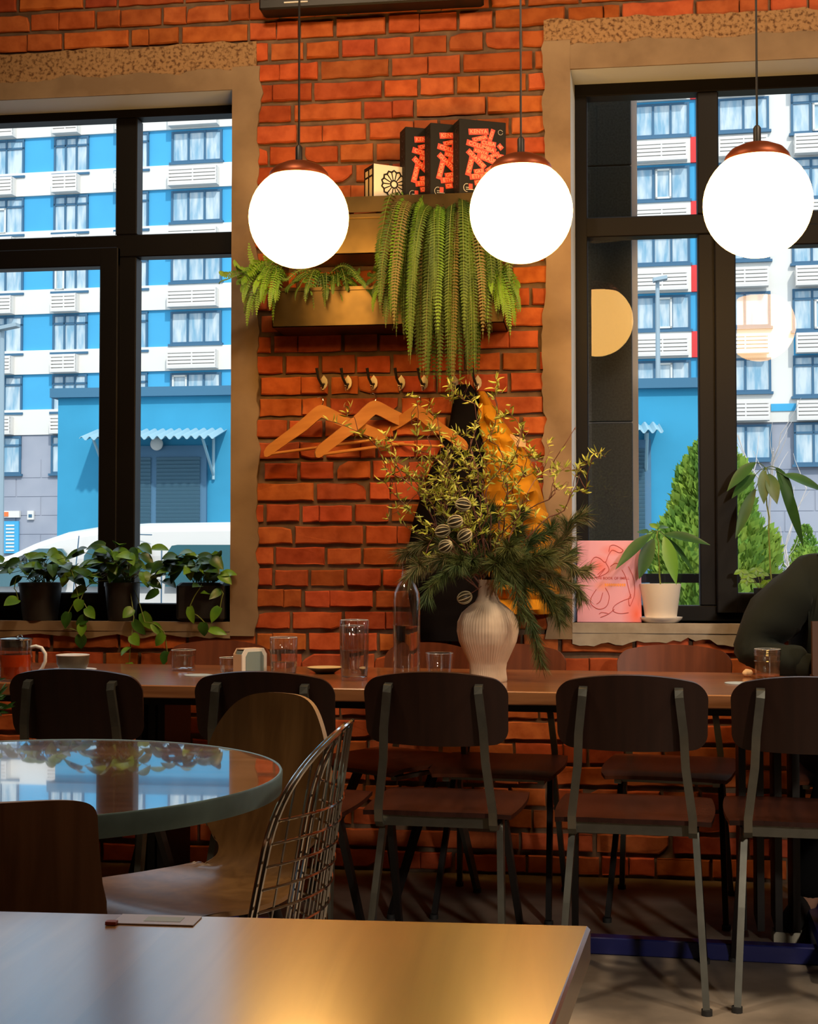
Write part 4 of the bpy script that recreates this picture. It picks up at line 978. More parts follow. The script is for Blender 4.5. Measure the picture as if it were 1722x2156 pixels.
for i, ((px, py), dd, nn) in enumerate(WB):
    tip = lm(on_d(px, py, vd+dd)); st_ = Vector((r_.uniform(-.012, .012), r_.uniform(-.012, .012), -.05)); pts = twig(st_, tip, .003 if nn < 4 else .0024, 34+nn*6 if nn > 1 else 3, i, .07)
    for k_ in range(nn+1):
        a_ = pts[r_.randrange(9, 20)]; twig(a_, a_+Vector((r_.uniform(-.09, .09), r_.uniform(-.05, .05), r_.uniform(-.03, .11))), .0014, 13, i*7+k_, .035)
obj('twigs', wd_, 'twig', wil); o = obj('leaves', lf, 'willow_leaf', wil); o['kind'] = 'stuff'
# striped dried pods
for i, (px, py, dd, lab) in enumerate(((932, 1118, -.12, 'striped dried pod, leftmost above the pine'), (958, 1098, -.14, 'striped dried pod touching the leftmost one, a little higher'), (975, 1062, -.10, 'striped dried pod highest of the cluster, among willow leaves'), (938, 1150, -.13, 'striped dried pod lowest of the upper cluster'), (978, 1128, -.12, 'striped dried pod right of the cluster'), (978, 1258, -.05, 'striped dried pod hanging beside the vase neck'))):
    c = on_d(px, py, vd+dd); tlt = (R(r_.uniform(-25, 25)), R(r_.uniform(50, 100)), R(r_.uniform(-30, 30)))
    e = thing('dried_pod', lab, 'seed pod', tuple(c), group='striped dried pods in the bouquet'); e.rotation_euler = tlt
    obj('core', MB().sphere((0, 0, 0), .0185, 16, sc=(.9, .9, 1.1)), 'pod', e)
    g = MB()
    for k_ in range(9):
        a_ = 2*PI*k_/9; g.tube([(math.cos(a_)*math.sin(t)*.0185, math.sin(a_)*math.sin(t)*.0185, -math.cos(t)*.022) for t in [PI*j/10 for j in range(11)]], .0018, 5)
    obj('ribs', g, 'pod_rib', e, label='pale raised ribs')
    st_ = Matrix.Identity(3); dd_ = (mouth-c); q = Euler(tlt).to_matrix().inverted() @ dd_
    obj('stem', MB().tube([Vector((0, 0, 0)), q*.5+Vector((0, 0, .01)), q], .0012, 5), 'twig', e)
# ------------------------------------------------------------------ planter shelf on the wall
s0, s1 = on_y(575, 650, WY-.2), on_y(1062, 640, WY-.2); zu = on_y(850, 413, WY-.2).z; zl1 = on_y(700, 606, WY-.2).z; zl0 = on_y(700, 688, WY-.2).z
WS = s1.x-s0.x; PX = s0.x; sh = thing('planter_shelf', 'metal planter shelf on the brick wall carrying ferns below and boxes on top', 'shelf', (PX, WY-.013, zl0))
def trough(z0, z1, nm):
    h = z1-z0; g = MB(); t = .003
    g.bx(0, WS, -.2, -.2+t, z0, z1); g.bx(0, WS, -t, 0, z0, z1); g.bx(0, WS, -.2, 0, z0, z0+t); g.bx(0, t, -.2, 0, z0, z1); g.bx(WS-t, WS, -.2, 0, z0, z1)
    g.bx(-.003, WS+.003, -.206, -.196, z1-.012, z1)
    o = obj(nm, g, 'brass_panel', sh); obj('soil', MB().bx(.004, WS-.004, -.195, -.004, z0+.004, z0+h*.8), 'soil', o); return o
HL = zl1-zl0; ZU = zu-zl0
trough(0, HL, 'lower_trough'); trough(ZU-.20, ZU-.062, 'upper_trough')
obj('shelf_board', MB().bx(-.004, WS+.004, -.2, 0, ZU-.004, ZU).bx(-.004, WS+.004, -.203, -.199, ZU-.055, ZU), 'brass_panel', sh)
for x in (.01, WS-.013): obj('side_bracket', MB().bx(x, x+.004, -.19, -.001, HL-.01, ZU-.003), 'brass_panel', sh)

def fern(name_lab, origin, fronds, mt, group=None, leafk=1.0, sub=None):
    e = thing('fern', name_lab, 'potted plant', tuple(origin), group=group); g = MB(); st_ = MB()
    for (base, tip, rise, w) in fronds:
        fm_ = random.choices((0, 1, 2), (.76, .18, .06))[0]
        b, t_ = Vector(base), Vector(tip); n_ = 26; pts = []
        horiz = Vector((t_.x-b.x, t_.y-b.y, 0))
        for i in range(n_+1):
            t = i/n_; hk = 1-(1-t)**2.2; p = b+horiz*hk; p.z = b.z+(t_.z-b.z)*t**1.7+rise*math.sin(PI*min(1, t*1.6))*(1-t)
            pts.append(p)
        st_.tube(pts, [.0016*(1-.03*i) for i in range(n_+1)], 4)
        side0 = Vector((0, 1, 0)).cross((t_-b).normalized()); rdir = Vector((random.uniform(-.4, .4), random.uniform(-.9, -.2), random.uniform(-.2, .5)))
        np_ = int(max(16, (t_-b).length/.0088))
        for k_ in range(np_):
            t = .06+.93*k_/np_; q = t*n_; a_ = int(min(q, n_-1)); p = pts[a_].lerp(pts[a_+1], q-a_); d = (pts[a_+1]-pts[a_]).normalized()
            nrm = (rdir-d*rdir.dot(d)).normalized(); sd = d.cross(nrm); L_ = w*(math.sin(PI*min(1, .12+t*.9))**.55)*random.uniform(.85, 1.1)
            for s_ in (-1, 1):
                dd = (sd*s_+d*.35+nrm*.15).normalized(); wv = d*.0038*leafk; e1 = p+dd*L_*.55; e2 = p+dd*L_+Vector((0, 0, -L_*.18))
                g.add([p-wv*.6, p+wv*.6, e1+wv*1.1, e1-wv*.9, e2], [(0, 1, 2, 3), (3, 2, 4)], fm_)
    o = obj('leaflets', g, [mt, 'fern_light' if mt == 'fern' else mt, 'fern_dry' if mt == 'fern' else 'fern'], e); o['kind'] = 'stuff'; obj('stems', st_, 'vine_stem', e); return e
rf = random.Random(9); random.seed(5)
def fr(tips, by, bz, Y, base_x, w=.022):
    out = []
    for (px, py, yy) in tips:
        t = on_y(px, py, WY-yy); bx_ = base_x(px); out.append((Vector((bx_, by, bz)), t, random.uniform(.03, .09), w*random.uniform(.85, 1.15)))
    return out
UZ = zu-.08; mid = on_y(930, 450, WY-.15).x
tips = []
for i in range(96):
    px = 795+i*(270/95)+random.uniform(-12, 12)
    # lower outline of the hanging mass
    q = [(790, 660), (830, 700), (880, 800), (915, 830), (950, 860), (975, 800), (1005, 820), (1030, 720), (1060, 640), (1080, 600)]
    for j in range(len(q)-1):
        if q[j][0] <= px <= q[j+1][0]: ym = q[j][1]+(q[j+1][1]-q[j][1])*(px-q[j][0])/(q[j+1][0]-q[j][0]); break
    else: ym = 640
    tips.append((px, ym-random.choice((0, 15, 40, 90, 160, 230))*random.uniform(.3, 1), random.uniform(.16, .34)))
FR = []
for (px, py, yy) in tips:
    t = on_y(px, py, WY-yy); bx_ = mid+(t.x-mid)*.55+random.uniform(-.03, .03); FR.append((Vector((bx_, WY-.13, UZ+.02)), t, random.uniform(.05, .13), .024))
o_ = Vector((mid, WY-.12, UZ)); FR = [(a-o_, b-o_, c, d) for a, b, c, d in FR]
fern('large hanging fern cascading from the shelf, between the left and middle lamp', o_, FR, 'fern')
def small_fern(lab, px, py, Y, tp, mt, w=.015, bz=None, grp=None):
    o_ = on_y(px, py, WY-Y); fr_ = []
    for (x, y, yy) in tp: t = on_y(x, y, WY-yy); fr_.append((Vector((random.uniform(-.03, .03), random.uniform(-.02, .02), 0)), t-o_, random.uniform(.02, .07), w)); t2 = on_y(x+random.uniform(-14, 14), y-random.uniform(12, 45), WY-yy+.03); fr_.append((Vector((random.uniform(-.03, .03), 0, 0)), t2-o_, random.uniform(.02, .07), w))
    return fern(lab, o_, fr_, mt)
small_fern('bright green fern hanging at the left end of the shelf, behind the left lamp', 590, 590, .12, [(462, 598, .24), (520, 692, .30), (512, 640, .30), (540, 668, .3), (498, 560, .26), (510, 600, .3), (575, 680, .26), (535, 620, .32), (550, 640, .34), (525, 575, .28), (560, 610, .3), (500, 600, .22), (568, 655, .32), (580, 640, .3), (545, 590, .3), (515, 665, .27), (530, 545, .2), (560, 550, .24)], 'fern_light')
small_fern('bright green fern hanging at the right end of the shelf', 1030, 590, .12, [(1074, 712, .30), (1095, 660, .26), (1068, 690, .3), (1082, 640, .24), (1060, 670, .32), (1090, 625, .22), (1055, 640, .3), (1078, 600, .2), (1045, 660, .28), (1035, 620, .3), (1085, 690, .25)], 'fern_light')
tp = [(600+i*13+random.uniform(-8, 8), 610+random.choice((0, 10, 25, 45))+random.uniform(-8, 8), random.uniform(.2, .3)) for i in range(15)]
small_fern('sparse dark fern in the lower trough, right behind the left lamp', 690, 596, .12, tp, 'fern', w=.014)
tp = [(800, 640, .28), (805, 600, .26), (790, 560, .26), (785, 660, .28), (812, 690, .28), (830, 670, .28), (775, 600, .24)]
small_fern('olive fern filling the gap left of the large hanging fern', 845, 590, .12, tp, 'fern', w=.018)
# dry flowers on top of the big fern
e = thing('dry_sprigs', 'brown dried sprigs standing up from the top of the large fern', 'dried plant', tuple(on_y(940, 462, WY-.14))); g = MB(); g2 = MB(); c = e.location
for i in range(9):
    t = on_y(895+i*11, 437+rf.uniform(-6, 12), WY-.16)-c; b = Vector((rf.uniform(-.04, .04), 0, 0)); pts = curve_pts(b, t, .02, 6); g.tube(pts, .0012, 4)
    for k_ in range(7): g2.leaf(pts[-1]+Vector((rf.uniform(-.012, .012), rf.uniform(-.01, .01), rf.uniform(-.012, .01))), (rf.uniform(-1, 1), rf.uniform(-1, 1), rf.uniform(-1, 1)), (0, -1, .3), .014, .008, 0, 'oval', .3, .5, 3)
obj('stalks', g, 'twig', e); o = obj('petals', g2, 'fern_dry', e); o['kind'] = 'stuff'

# ------------------------------------------------------------------ boxes on the shelf
def boxthing(lab, px0, pyb, Yc, wd, dp, ht, rz, big=True):
    """front left lower corner at the pixel, at depth Yc"""
    p = on_y(px0, pyb, Yc); e = thing('coffee_box' if big else 'small_box', lab, 'box', (p.x, p.y, zu), rz, group='dark printed coffee boxes on the shelf' if big else None)
    return e
WBX, HBX = .172, .262
WORDS = [('KENYA', .41, .845, .062, 5), ('CHINA', .44, .755, .048, 16), ('INDI', .685, .81, .046, 72), ('CUBA', .62, .695, .058, -6), ('COLUMBIA', .47, .645, .060, -13), ('A', .875, .665, .06, 45), ('KENYA', .46, .575, .046, -12), ('BALI', .74, .545, .044, 25), ('IA', .87, .535, .05, -5), ('GUATHE', .36, .475, .060, -42), ('BRASIL', .62, .485, .062, -17), ('INDIA', .225, .375, .058, 76), ('GKE', .42, .315, .052, 12), ('JVA', .66, .36, .05, 35), ('ETHI', .38, .245, .058, 8), ('CUBA', .55, .28, .05, 28), ('CR', .40, .165, .052, 10)]
def coffee(e):
    b = MB().bx(0, WBX, 0, .070, 0, HBX, 0, .0015); obj('carton', b, 'box_black', e)
    g = MB(); g2 = MB()
    for w_, u, v, s_, an in WORDS:
        s_ *= .33; wl_ = len(w_)*s_*.68+.004; m = Matrix.Translation((u*WBX, -.0006, v*HBX)) @ Matrix.Rotation(R(an), 4, 'Y').inverted() @ Matrix.Rotation(PI/2, 4, 'X')
        g.add([m @ Vector((x*wl_/2, y*s_*.52, -.0002)) for x, y in ((-1, -1), (1, -1), (1, 1), (-1, 1))]+[m @ Vector((x*wl_/2, y*s_*.52, .0002+.00002*(len(g.v) % 7))) for x, y in ((-1, -1), (1, -1), (1, 1), (-1, 1))], [(0, 1, 2, 3), (4, 5, 6, 7), (0, 1, 5, 4), (1, 2, 6, 5), (2, 3, 7, 6), (3, 0, 4, 7)])
        g2.text(w_, s_*.98, Matrix.Translation((0, -.0009, 0)) @ m, 0)
    # small marks: ring top right, foot logo
    obj('red_patches', g, 'box_red', e, label='red label patches'); obj('lettering', g2, 'box_salmon', e, label='pale salmon coffee country names')
    g = MB(); g.tube([(.88*WBX+.0085*math.cos(a), -.0004, .86*HBX+.0085*math.sin(a)) for a in [R(20+i*15) for i in range(23)]], .0006, 4); obj('ring_mark', g, 'paper', e)
    g = MB(); g.tube([(.16*WBX+.012*math.cos(a), -.0004, .085*HBX+.014*math.sin(a)) for a in [R(70+i*14) for i in range(16)]], .0009, 4); g.bx(.14*WBX, .30*WBX, -.001, 0, .06*HBX, .066*HBX); g.bx(.14*WBX, .20*WBX, -.001, 0, .085*HBX, .092*HBX); obj('foot_mark', g, 'paper', e)
    g = MB().bx(.20*WBX, .28*WBX, -.0008, 0, .07*HBX, .14*HBX); obj('foot_patch', g, 'box_red', e)
    g = MB()   # outlined glyphs running up the side
    for k_ in range(8):
        z0 = .02+k_*.028; g.tube([(-.0005, .029+.014*math.cos(a), z0+.010+.010*math.sin(a)) for a in [R(i*36+k_*30) for i in range(9 if k_ % 2 else 6)]], .0007, 4)
    g.tube([(-.0005, .008, .012), (-.0005, .05, .012)], .0006, 4); g.tube([(-.0005, .008, .245), (-.0005, .05, .245)], .0006, 4)
    obj('side_lettering', g, 'box_glyph', e, label='faint outlined letters')
b0 = boxthing('leftmost and rearmost of the three tall dark coffee boxes', 853, 411, WY-.146, WBX, .058, HBX, R(24)); coffee(b0)
b1 = copy_tree(b0); p = on_y(906, 409, WY-.179); b1.location = (p.x, p.y, zu); b1['label'] = 'middle one of the three tall dark coffee boxes'
b2 = copy_tree(b0); p = on_y(967, 404, WY-.211); b2.location = (p.x, p.y, zu); b2['label'] = 'foremost tall dark coffee box, all its red lettering visible beside the middle lamp'
p = on_y(787, 414, WY-.17); e = thing('small_box', 'small white box with a black wheel emblem and black side', 'box', (p.x, p.y, zu), R(33)); SB = .128
obj('carton', MB().bx(0, .12, 0, .085, 0, SB, 0, .001), 'box_white', e)
g = MB().bx(-.0008, 0, .001, .084, .001, SB-.001); obj('side_panel', g, 'box_black', e, label='black side panel')
g = MB()
for y0 in (.014, .049): g.bx(-.0016, -.0009, y0, y0+.022, .015, .085); g.bx(-.0016, -.0009, y0, y0+.022, .093, .113)
obj('side_labels', g, 'box_cream', e, label='cream label strips')
g = MB(); cx_, cz_ = .078, .062
for k_ in range(14):
    a = 2*PI*k_/14; d = Vector((math.cos(a), 0, math.sin(a))); q = Vector((cx_, -.0006, cz_)); g.bar([q+d*.012, q+d*.042], [.003, .0045], .0008, d.cross(Vector((0, 1, 0))))
    a2 = a+PI/14; d2 = Vector((math.cos(a2), 0, math.sin(a2))); g.tube([q+d*.043, q+d2*.049, q+Vector((math.cos(a+PI/7), 0, math.sin(a+PI/7)))*.043], .0035, 5, flat=.25, up=(0, 1, 0))
g.tube([(cx_+.013*math.cos(a), -.0006, cz_+.013*math.sin(a)) for a in [2*PI*i/24 for i in range(25)]], .003, 5, flat=.25, up=(0, 1, 0))
obj('wheel_emblem', g, 'box_black', e, label='black spoked wheel emblem')

# ------------------------------------------------------------------ coat hooks, hangers, coats
HK = [(682, 'leftmost coat hook, the first hanger below it'), (733, 'second coat hook from the left'), (787, 'third coat hook from the left'), (845, 'fourth coat hook from the left, half behind fern tips'), (893, 'fifth coat hook from the left, among fern tips'), (957, 'sixth coat hook, holding the black coat'), (1006, 'rightmost coat hook, holding the mustard jacket')]
hk0 = None
for px, lab in HK:
    p = on_y(px, 806, WY-.014)
    if hk0 is None:
        e = hk0 = thing('coat_hook', lab, 'hook', tuple(p), group='metal coat hooks in a row on the brick wall')
        g = MB(); g.prism([Vector((0, 0, .028)), Vector((.012, 0, .012)), Vector((.014, 0, 0)), Vector((.012, 0, -.012)), Vector((0, 0, -.028)), Vector((-.012, 0, -.012)), Vector((-.014, 0, 0)), Vector((-.012, 0, .012))], (0, 0, 0), (0, -.004, 0)); obj('base_plate', g, 'hook_steel', e)
        obj('prong', MB().tube([(0, -.003, -.005), (-.004, -.03, -.008), (-.010, -.055, .010), (-.014, -.066, .045)], [.005, .0045, .0045, .0055], 8), 'pot_black', e, label='dark upper prong')
        obj('lower_prong', MB().tube([(0, -.003, -.012), (0, -.02, -.028), (-.002, -.035, -.030), (-.002, -.044, -.018)], .0038, 8), 'chrome', e)
    else:
        e = copy_tree(hk0); e.location = p; e['label'] = lab
def hanger(lab, px, py, Y, rz, sc=1.0, tilt=0):
    p = on_y(px, py, Y); e = thing('clothes_hanger', lab, 'hanger', tuple(p), rz, group='wooden clothes hangers on the brick wall')
    g = MB(); W2 = .225*sc
    def h(u, v):
        a = u*2-1; x = a*W2; zc_ = -.118*sc*(abs(a)*(1-v)+(math.sqrt(a*a+.03)-.173)*v*1.1)-.012*sc+.012*sc*math.exp(-(a*5)**2); hh = (.036-.012*min(1, abs(a)*2))*sc
        if abs(a) > .93: hh *= max(.25, 1-((abs(a)-.93)/.07)**2)
        return Vector((x, 0, zc_+(v-.5)*hh*1.25))
    g.surf(h, 48, 4, th=.011); obj('shoulder', g, 'hanger_wood', e)
    obj('bar', MB().tube([(-W2*.90, 0, -.128*sc), (W2*.90, 0, -.128*sc)], .0055*sc, 8), 'hanger_wood', e)
    obj('hook', MB().tube([(0, 0, -.01), (0, 0, .02)]+[(.012*math.cos(a)-.0, 0, .036+.016*math.sin(a)) for a in [R(-90+i*24) for i in range(10)]], .0016, 6), 'chrome', e)
    e.rotation_euler = (0, tilt, rz); return e
hanger('leftmost wooden hanger, seen in full', 676, 866, WY-.07, R(0), 1.0, R(-7))
hanger('middle wooden hanger, tilted and partly behind the leftmost one', 788, 858, WY-.06, R(30), 1.1, R(-9))
hanger('rightmost wooden hanger, meeting the black coat', 878, 866, WY-.04, R(-22), .95, R(5))
def coat(nm, lab, mt, prof, Y, dp, seed, folds=.02, extras=None):
    ys = [q[0] for q in prof]
    o_ = on_y((prof[0][1]+prof[0][2])/2, ys[0], Y); e = thing(nm, lab, 'coat', tuple(o_)); g = MB(); N_ = 44; rings = []
    def ev(y):
        for j in range(len(prof)-1):
            if prof[j][0] <= y <= prof[j+1][0]:
                f = (y-prof[j][0])/(prof[j+1][0]-prof[j][0]); return tuple(prof[j][k_]+(prof[j+1][k_]-prof[j][k_])*f for k_ in (1, 2))
        return prof[-1][1:]
    nl = 46; vs = []
    for i in range(nl+1):
        y = ys[0]+(ys[-1]-ys[0])*i/nl; l_, r_ = ev(y); a, b = on_y(l_, y, Y), on_y(r_, y, Y); t = i/nl; dd = dp*(.35+.65*min(1, t*2.2))
        for j in range(N_):
            th = 2*PI*j/N_; cs, sn = math.cos(th), math.sin(th); x = (a.x+b.x)/2+(b.x-a.x)/2*(abs(cs)**.8)*math.copysign(1, cs)
            yy = -dd*max(0, sn)**.8+.01*min(0, sn)
            fo_ = folds*min(1, t*3)*(nz(x*13+seed, t*2.2, seed)+.5*nz(x*30+t*5, t*9, seed+2)); cr_ = folds*.5*nz(x*9, t*22, seed+7)
            yy += (fo_+cr_)*max(0, sn)
            vs.append(Vector((x, Y+yy+.0, a.z))-o_)
    fs = [(i*N_+j, i*N_+(j+1) % N_, (i+1)*N_+(j+1) % N_, (i+1)*N_+j) for i in range(nl) for j in range(N_)]+[tuple(range(N_-1, -1, -1)), tuple(range(nl*N_, nl*N_+N_))]
    g.add(vs, fs, 0, True); obj('body', g, mt, e); return e, o_
ec, oc = coat('black_coat', 'long black coat hanging on the wall behind the bouquet', 'coat_black', [(812, 962, 992), (830, 957, 1006), (870, 950, 1014), (900, 945, 1018), (950, 925, 1035), (1000, 902, 1035), (1050, 886, 1038), (1100, 870, 1040), (1180, 856, 1042), (1260, 862, 1042), (1345, 878, 1042)], WY-.02, .12, 3, .02)
em, om = coat('mustard_jacket', 'mustard yellow jacket hanging beside the black coat', 'coat_mustard', [(826, 1006, 1022), (850, 1010, 1036), (880, 1013, 1054), (930, 1014, 1092), (980, 1012, 1122), (1030, 1008, 1138), (1080, 1004, 1152), (1130, 1003, 1170), (1180, 1003, 1182), (1230, 1006, 1180), (1290, 1015, 1172)], WY-.035, .11, 9, .085)
def crumple(g, am, f, sd):
    g.v = [tuple(Vector(v)+Vector((nz(v[0]*f, v[2]*f, sd), nz(v[0]*f+9, v[2]*f, sd)*1.4, 0))*am) for v in g.v]; return g
g = MB()   # sleeve and collar roll of the jacket
def J(px, py, yy): return on_y(px, py, WY-yy)-om
g.tube(curve_pts(J(1030, 870, .09), J(1125, 1090, .12), .01, 30)+curve_pts(J(1126, 1096, .12), J(1150, 1200, .12), .0, 12), [.018+.026*min(1, i/14) for i in range(44)], 22); crumple(g, .022, 26, 3); obj('sleeve', g, 'coat_mustard', em)
g = MB(); g.tube(curve_pts(J(1012, 850, .07), J(1040, 1000, .11), .01, 24), [.010+.010*math.sin(PI*i/24) for i in range(25)], 14); crumple(g, .01, 30, 5); obj('collar', g, 'coat_mustard', em)
g = MB(); g.surf(lambda u, v: J(1070+36*u, 912+14*u+v*26*(1-u*.4), .085+.02*math.sin(u*3)), 8, 6, th=.004); obj('lining_flap', g, 'bread', em, label='peach coloured lining flap')

# ------------------------------------------------------------------ pothos pots on the left sill
rp = random.Random(31)
def pothos(lab, px0, px1, pyt, square, leaves, vines, seed):
    Y = WY+.035; a, b = on_y(px0, 1290, Y), on_y(px1, 1290, Y); zt_ = on_y(px0, pyt, Y).z; cx_ = (a.x+b.x)/2; h = zt_-ZS; w = (b.x-a.x)/2
    e = thing('potted_pothos', lab, 'potted plant', (cx_, Y, ZS), group='trailing pothos plants on the left window sill'); r_ = random.Random(seed)
    if square: g = MB().bx(-w, w, -.07, .055, .001, h, 0, .012)
    else: g = MB().lathe([(.0001, .001), (w*.80, .001), (w*.98, h*.9), (w*1.03, h*.9), (w*1.03, h), (w*.9, h), (w*.88, h*.85), (.0001, h*.85)], 32)
    obj('pot', g, 'pot_black', e)
    lo, hi, st_ = MB(), MB(), MB()
    for (cx, cy_, rx, ry, n_) in leaves:
        for k_ in range(n_):
            px = cx+r_.gauss(0, .45)*rx; py = cy_+r_.gauss(0, .45)*ry; yy = Y-r_.uniform(-.02, .10); p = on_y(px, py, yy)-e.location
            base = Vector((r_.uniform(-w, w)*.5, 0, h)); st_.tube([base, base.lerp(p, .5)+Vector((0, 0, .03)), p], .0013, 4)
            dx = p.x*3+r_.uniform(-.5, .5); d = Vector((dx*2, -.35+r_.uniform(-.4, .2), r_.uniform(-.5, .5)))
            (hi if r_.random() < .42 else lo).leaf(p, d, Vector((r_.uniform(-.5, .5), -.6, .9)), r_.uniform(.055, .085), r_.uniform(.036, .052), 0, 'heart', .35, r_.uniform(.3, 1.1), 7)
    for (pts_, n_) in vines:
        P_ = [on_y(x, y, yy)-e.location for x, y, yy in pts_]; P_ = [Vector((P_[0].x*.3, 0, h))]+P_; Q = []
        for i in range(len(P_)-1):
            for k_ in range(5): Q.append(P_[i].lerp(P_[i+1], k_/5)+Vector((0, 0, .01*math.sin(PI*k_/5))))
        Q.append(P_[-1]); st_.tube(Q, .0018, 5)
        for k_ in range(n_):
            q = Q[int(4+(len(Q)-5)*k_/max(1, n_-1))] if n_ > 1 else Q[-1]
            (hi if r_.random() < .6 else lo).leaf(q, (r_.uniform(-.8, .8), r_.uniform(-.5, 0), r_.uniform(-1, .1)), Vector((r_.uniform(-.4, .4), -1, .4)), r_.uniform(.045, .075), r_.uniform(.03, .046), 0, 'heart', .3, .4, 6)
    o = obj('leaves', lo, 'pothos', e); o2 = obj('young_leaves', hi, 'pothos_light', e, label='lighter green leaves'); obj('stems', st_, 'vine_stem', e)
    return e
pothos('pothos at the left, in a round black pot with a yellowing leaf', 42, 128, 1226, False, [(85, 1185, 70, 25, 26), (40, 1190, 40, 20, 7), (130, 1200, 40, 22, 9)], [([(150, 1200, WY-.05), (165, 1260, WY-.06), (140, 1300, WY-.06), (135, 1325, WY-.06), (170, 1335, WY-.06)], 3), ([(36, 1215, WY-.02), (30, 1240, WY-.04), (38, 1262, WY-.05)], 2)], 1)
pothos('pothos in the middle, its big leaves overlapping the window mullion', 222, 292, 1226, False, [(255, 1165, 60, 30, 24), (225, 1200, 60, 28, 14), (300, 1195, 40, 30, 9), (345, 1230, 14, 30, 3)], [([(190, 1230, WY-.04), (170, 1262, WY-.06), (190, 1300, WY-.06), (175, 1312, WY-.06)], 6), ([(282, 1300, WY-.06), (276, 1350, WY-.07), (272, 1395, WY-.07)], 5), ([(305, 1310, WY-.06), (345, 1330, WY-.07), (352, 1372, WY-.07)], 4), ([(335, 1245, WY-.06)], 1)], 2)
pothos('pothos at the right end of the left sill, in a square black pot', 381, 481, 1226, True, [(415, 1185, 50, 20, 26), (446, 1195, 26, 28, 12), (365, 1195, 30, 22, 8), (458, 1240, 10, 30, 5)], [([(420, 1240, WY-.06), (395, 1290, WY-.06), (430, 1310, WY-.06)], 3), ([(470, 1250, WY-.06), (462, 1290, WY-.06), (440, 1325, WY-.06)], 3)], 3)

# ------------------------------------------------------------------ right sill
p0, p1 = on_y(1215, 1311, WY+.02), on_y(1351, 1311, WY+.02); hB = on_y(1280, 1134, WY+.06).z-ZSr; wB = p1.x-p0.x
e = thing('pink_book', 'pink book with a red line drawing on its cover, leaning on the right window', 'book', (p0.x, WY+.02, ZSr)); e.rotation_euler = (R(-12), 0, 0)
obj('cover', MB().bx(0, wB, 0, .014, .0, hB, 0, .002), 'book_pink', e)
nt = MATS['book_pink'].node_tree; bs = nt.nodes['Principled BSDF']; tcn = nd(nt, 'ShaderNodeTexCoord'); prev = None
for (u, v, ru, rv, col, k_) in ((.36, .68, .20, .16, (.75, .10, .04), .75), (.55, .88, .22, .08, (.75, .12, .06), .6), (.92, .10, .24, .36, (.72, .09, .03), .95), (.40, .44, .16, .08, (.85, .25, .05), .6)):
    mp = nd(nt, 'ShaderNodeMapping', vector_type='TEXTURE'); mp.inputs['Location'].default_value = (u*wB, 0, v*hB); mp.inputs['Scale'].default_value = (ru*wB, 1, rv*hB); nt.links.new(tcn.outputs['Object'], mp.inputs[0])
    gr = nd(nt, 'ShaderNodeTexGradient', gradient_type='SPHERICAL'); nt.links.new(mp.outputs[0], gr.inputs[0]); ml = nd(nt, 'ShaderNodeMath', operation='MULTIPLY'); ml.inputs[1].default_value = k_; nt.links.new(gr.outputs['Fac'], ml.inputs[0])
    mx = nd(nt, 'ShaderNodeMix', data_type='RGBA'); nt.links.new(ml.outputs[0], mx.inputs[0]); mx.inputs[7].default_value = (*col, 1)
    if prev: nt.links.new(prev, mx.inputs[6])
    else: mx.inputs[6].default_value = (.70, .34, .48, 1)
    prev = mx.outputs[2]
nt.links.new(prev, bs.inputs['Base Color'])
def BK(lst, r=.0013): 
    pts = [Vector((x*wB, -.0006, y*hB)) for x, y in lst]; Q = []
    for i in range(len(pts)-1):
        g_ = lambda q: pts[max(0, min(len(pts)-1, q))]
        for k_ in range(5):
            t = k_/5; a, b, c_, d = g_(i-1), g_(i), g_(i+1), g_(i+2); Q.append(.5*((2*b)+(c_-a)*t+(2*a-5*b+4*c_-d)*t*t+(3*b-a-3*c_+d)*t**3))
    return Q+[pts[-1]], r
g = MB()
for ln in ([(.50, .86), (.52, .93), (.60, .94), (.72, .88), (.66, .85), (.55, .88), (.48, .80)], [(.48, .80), (.44, .73), (.36, .78), (.27, .79), (.20, .70), (.14, .56), (.26, .54), (.42, .58), (.50, .64), (.44, .74)], [(.32, .58), (.44, .66), (.34, .56)], [(.52, .68), (.60, .72), (.68, .70)], [(.70, .64), (.76, .55), (.80, .42), (.84, .30)], [(.80, .68), (.87, .56), (.90, .42), (.88, .30)], [(.30, .40), (.22, .30), (.22, .22), (.34, .16), (.46, .20), (.50, .32), (.44, .42)], [(.40, .36), (.36, .26), (.30, .22)], [(.84, .30), (.70, .26), (.58, .20), (.56, .14), (.66, .11), (.80, .12)], [(.58, .16), (.48, .10), (.36, .06)], [(.48, .11), (.38, .12), (.34, .10)], [(.84, .34), (.80, .28), (.82, .20), (.88, .30)]): 
    q, r = BK(ln); g.tube(q, r, 4)
obj('line_drawing', g, 'book_red', e, label='thin red line drawing')
g = MB()
for i in range(10): g.leaf(Vector(((.44+i*.033)*wB, -.0008, .475*hB)), (0.15, 0, -1), (0, -1, 0), .013, .007, 0, 'oval', 0, 0, 3)
obj('orange_garland', g, 'book_orange', e, label='orange garland'); g = MB(); g.text('THE BOOK OF SMELL', .0125, Matrix.Translation((.55*wB, -.0006, .535*hB)) @ Matrix.Rotation(PI/2, 4, 'X'), 0, depth=.0002); obj('title', g, 'book_red', e)
obj('pages', MB().bx(.003, wB-.001, .0025, .0115, .003, hB+.0002), 'paper', e)

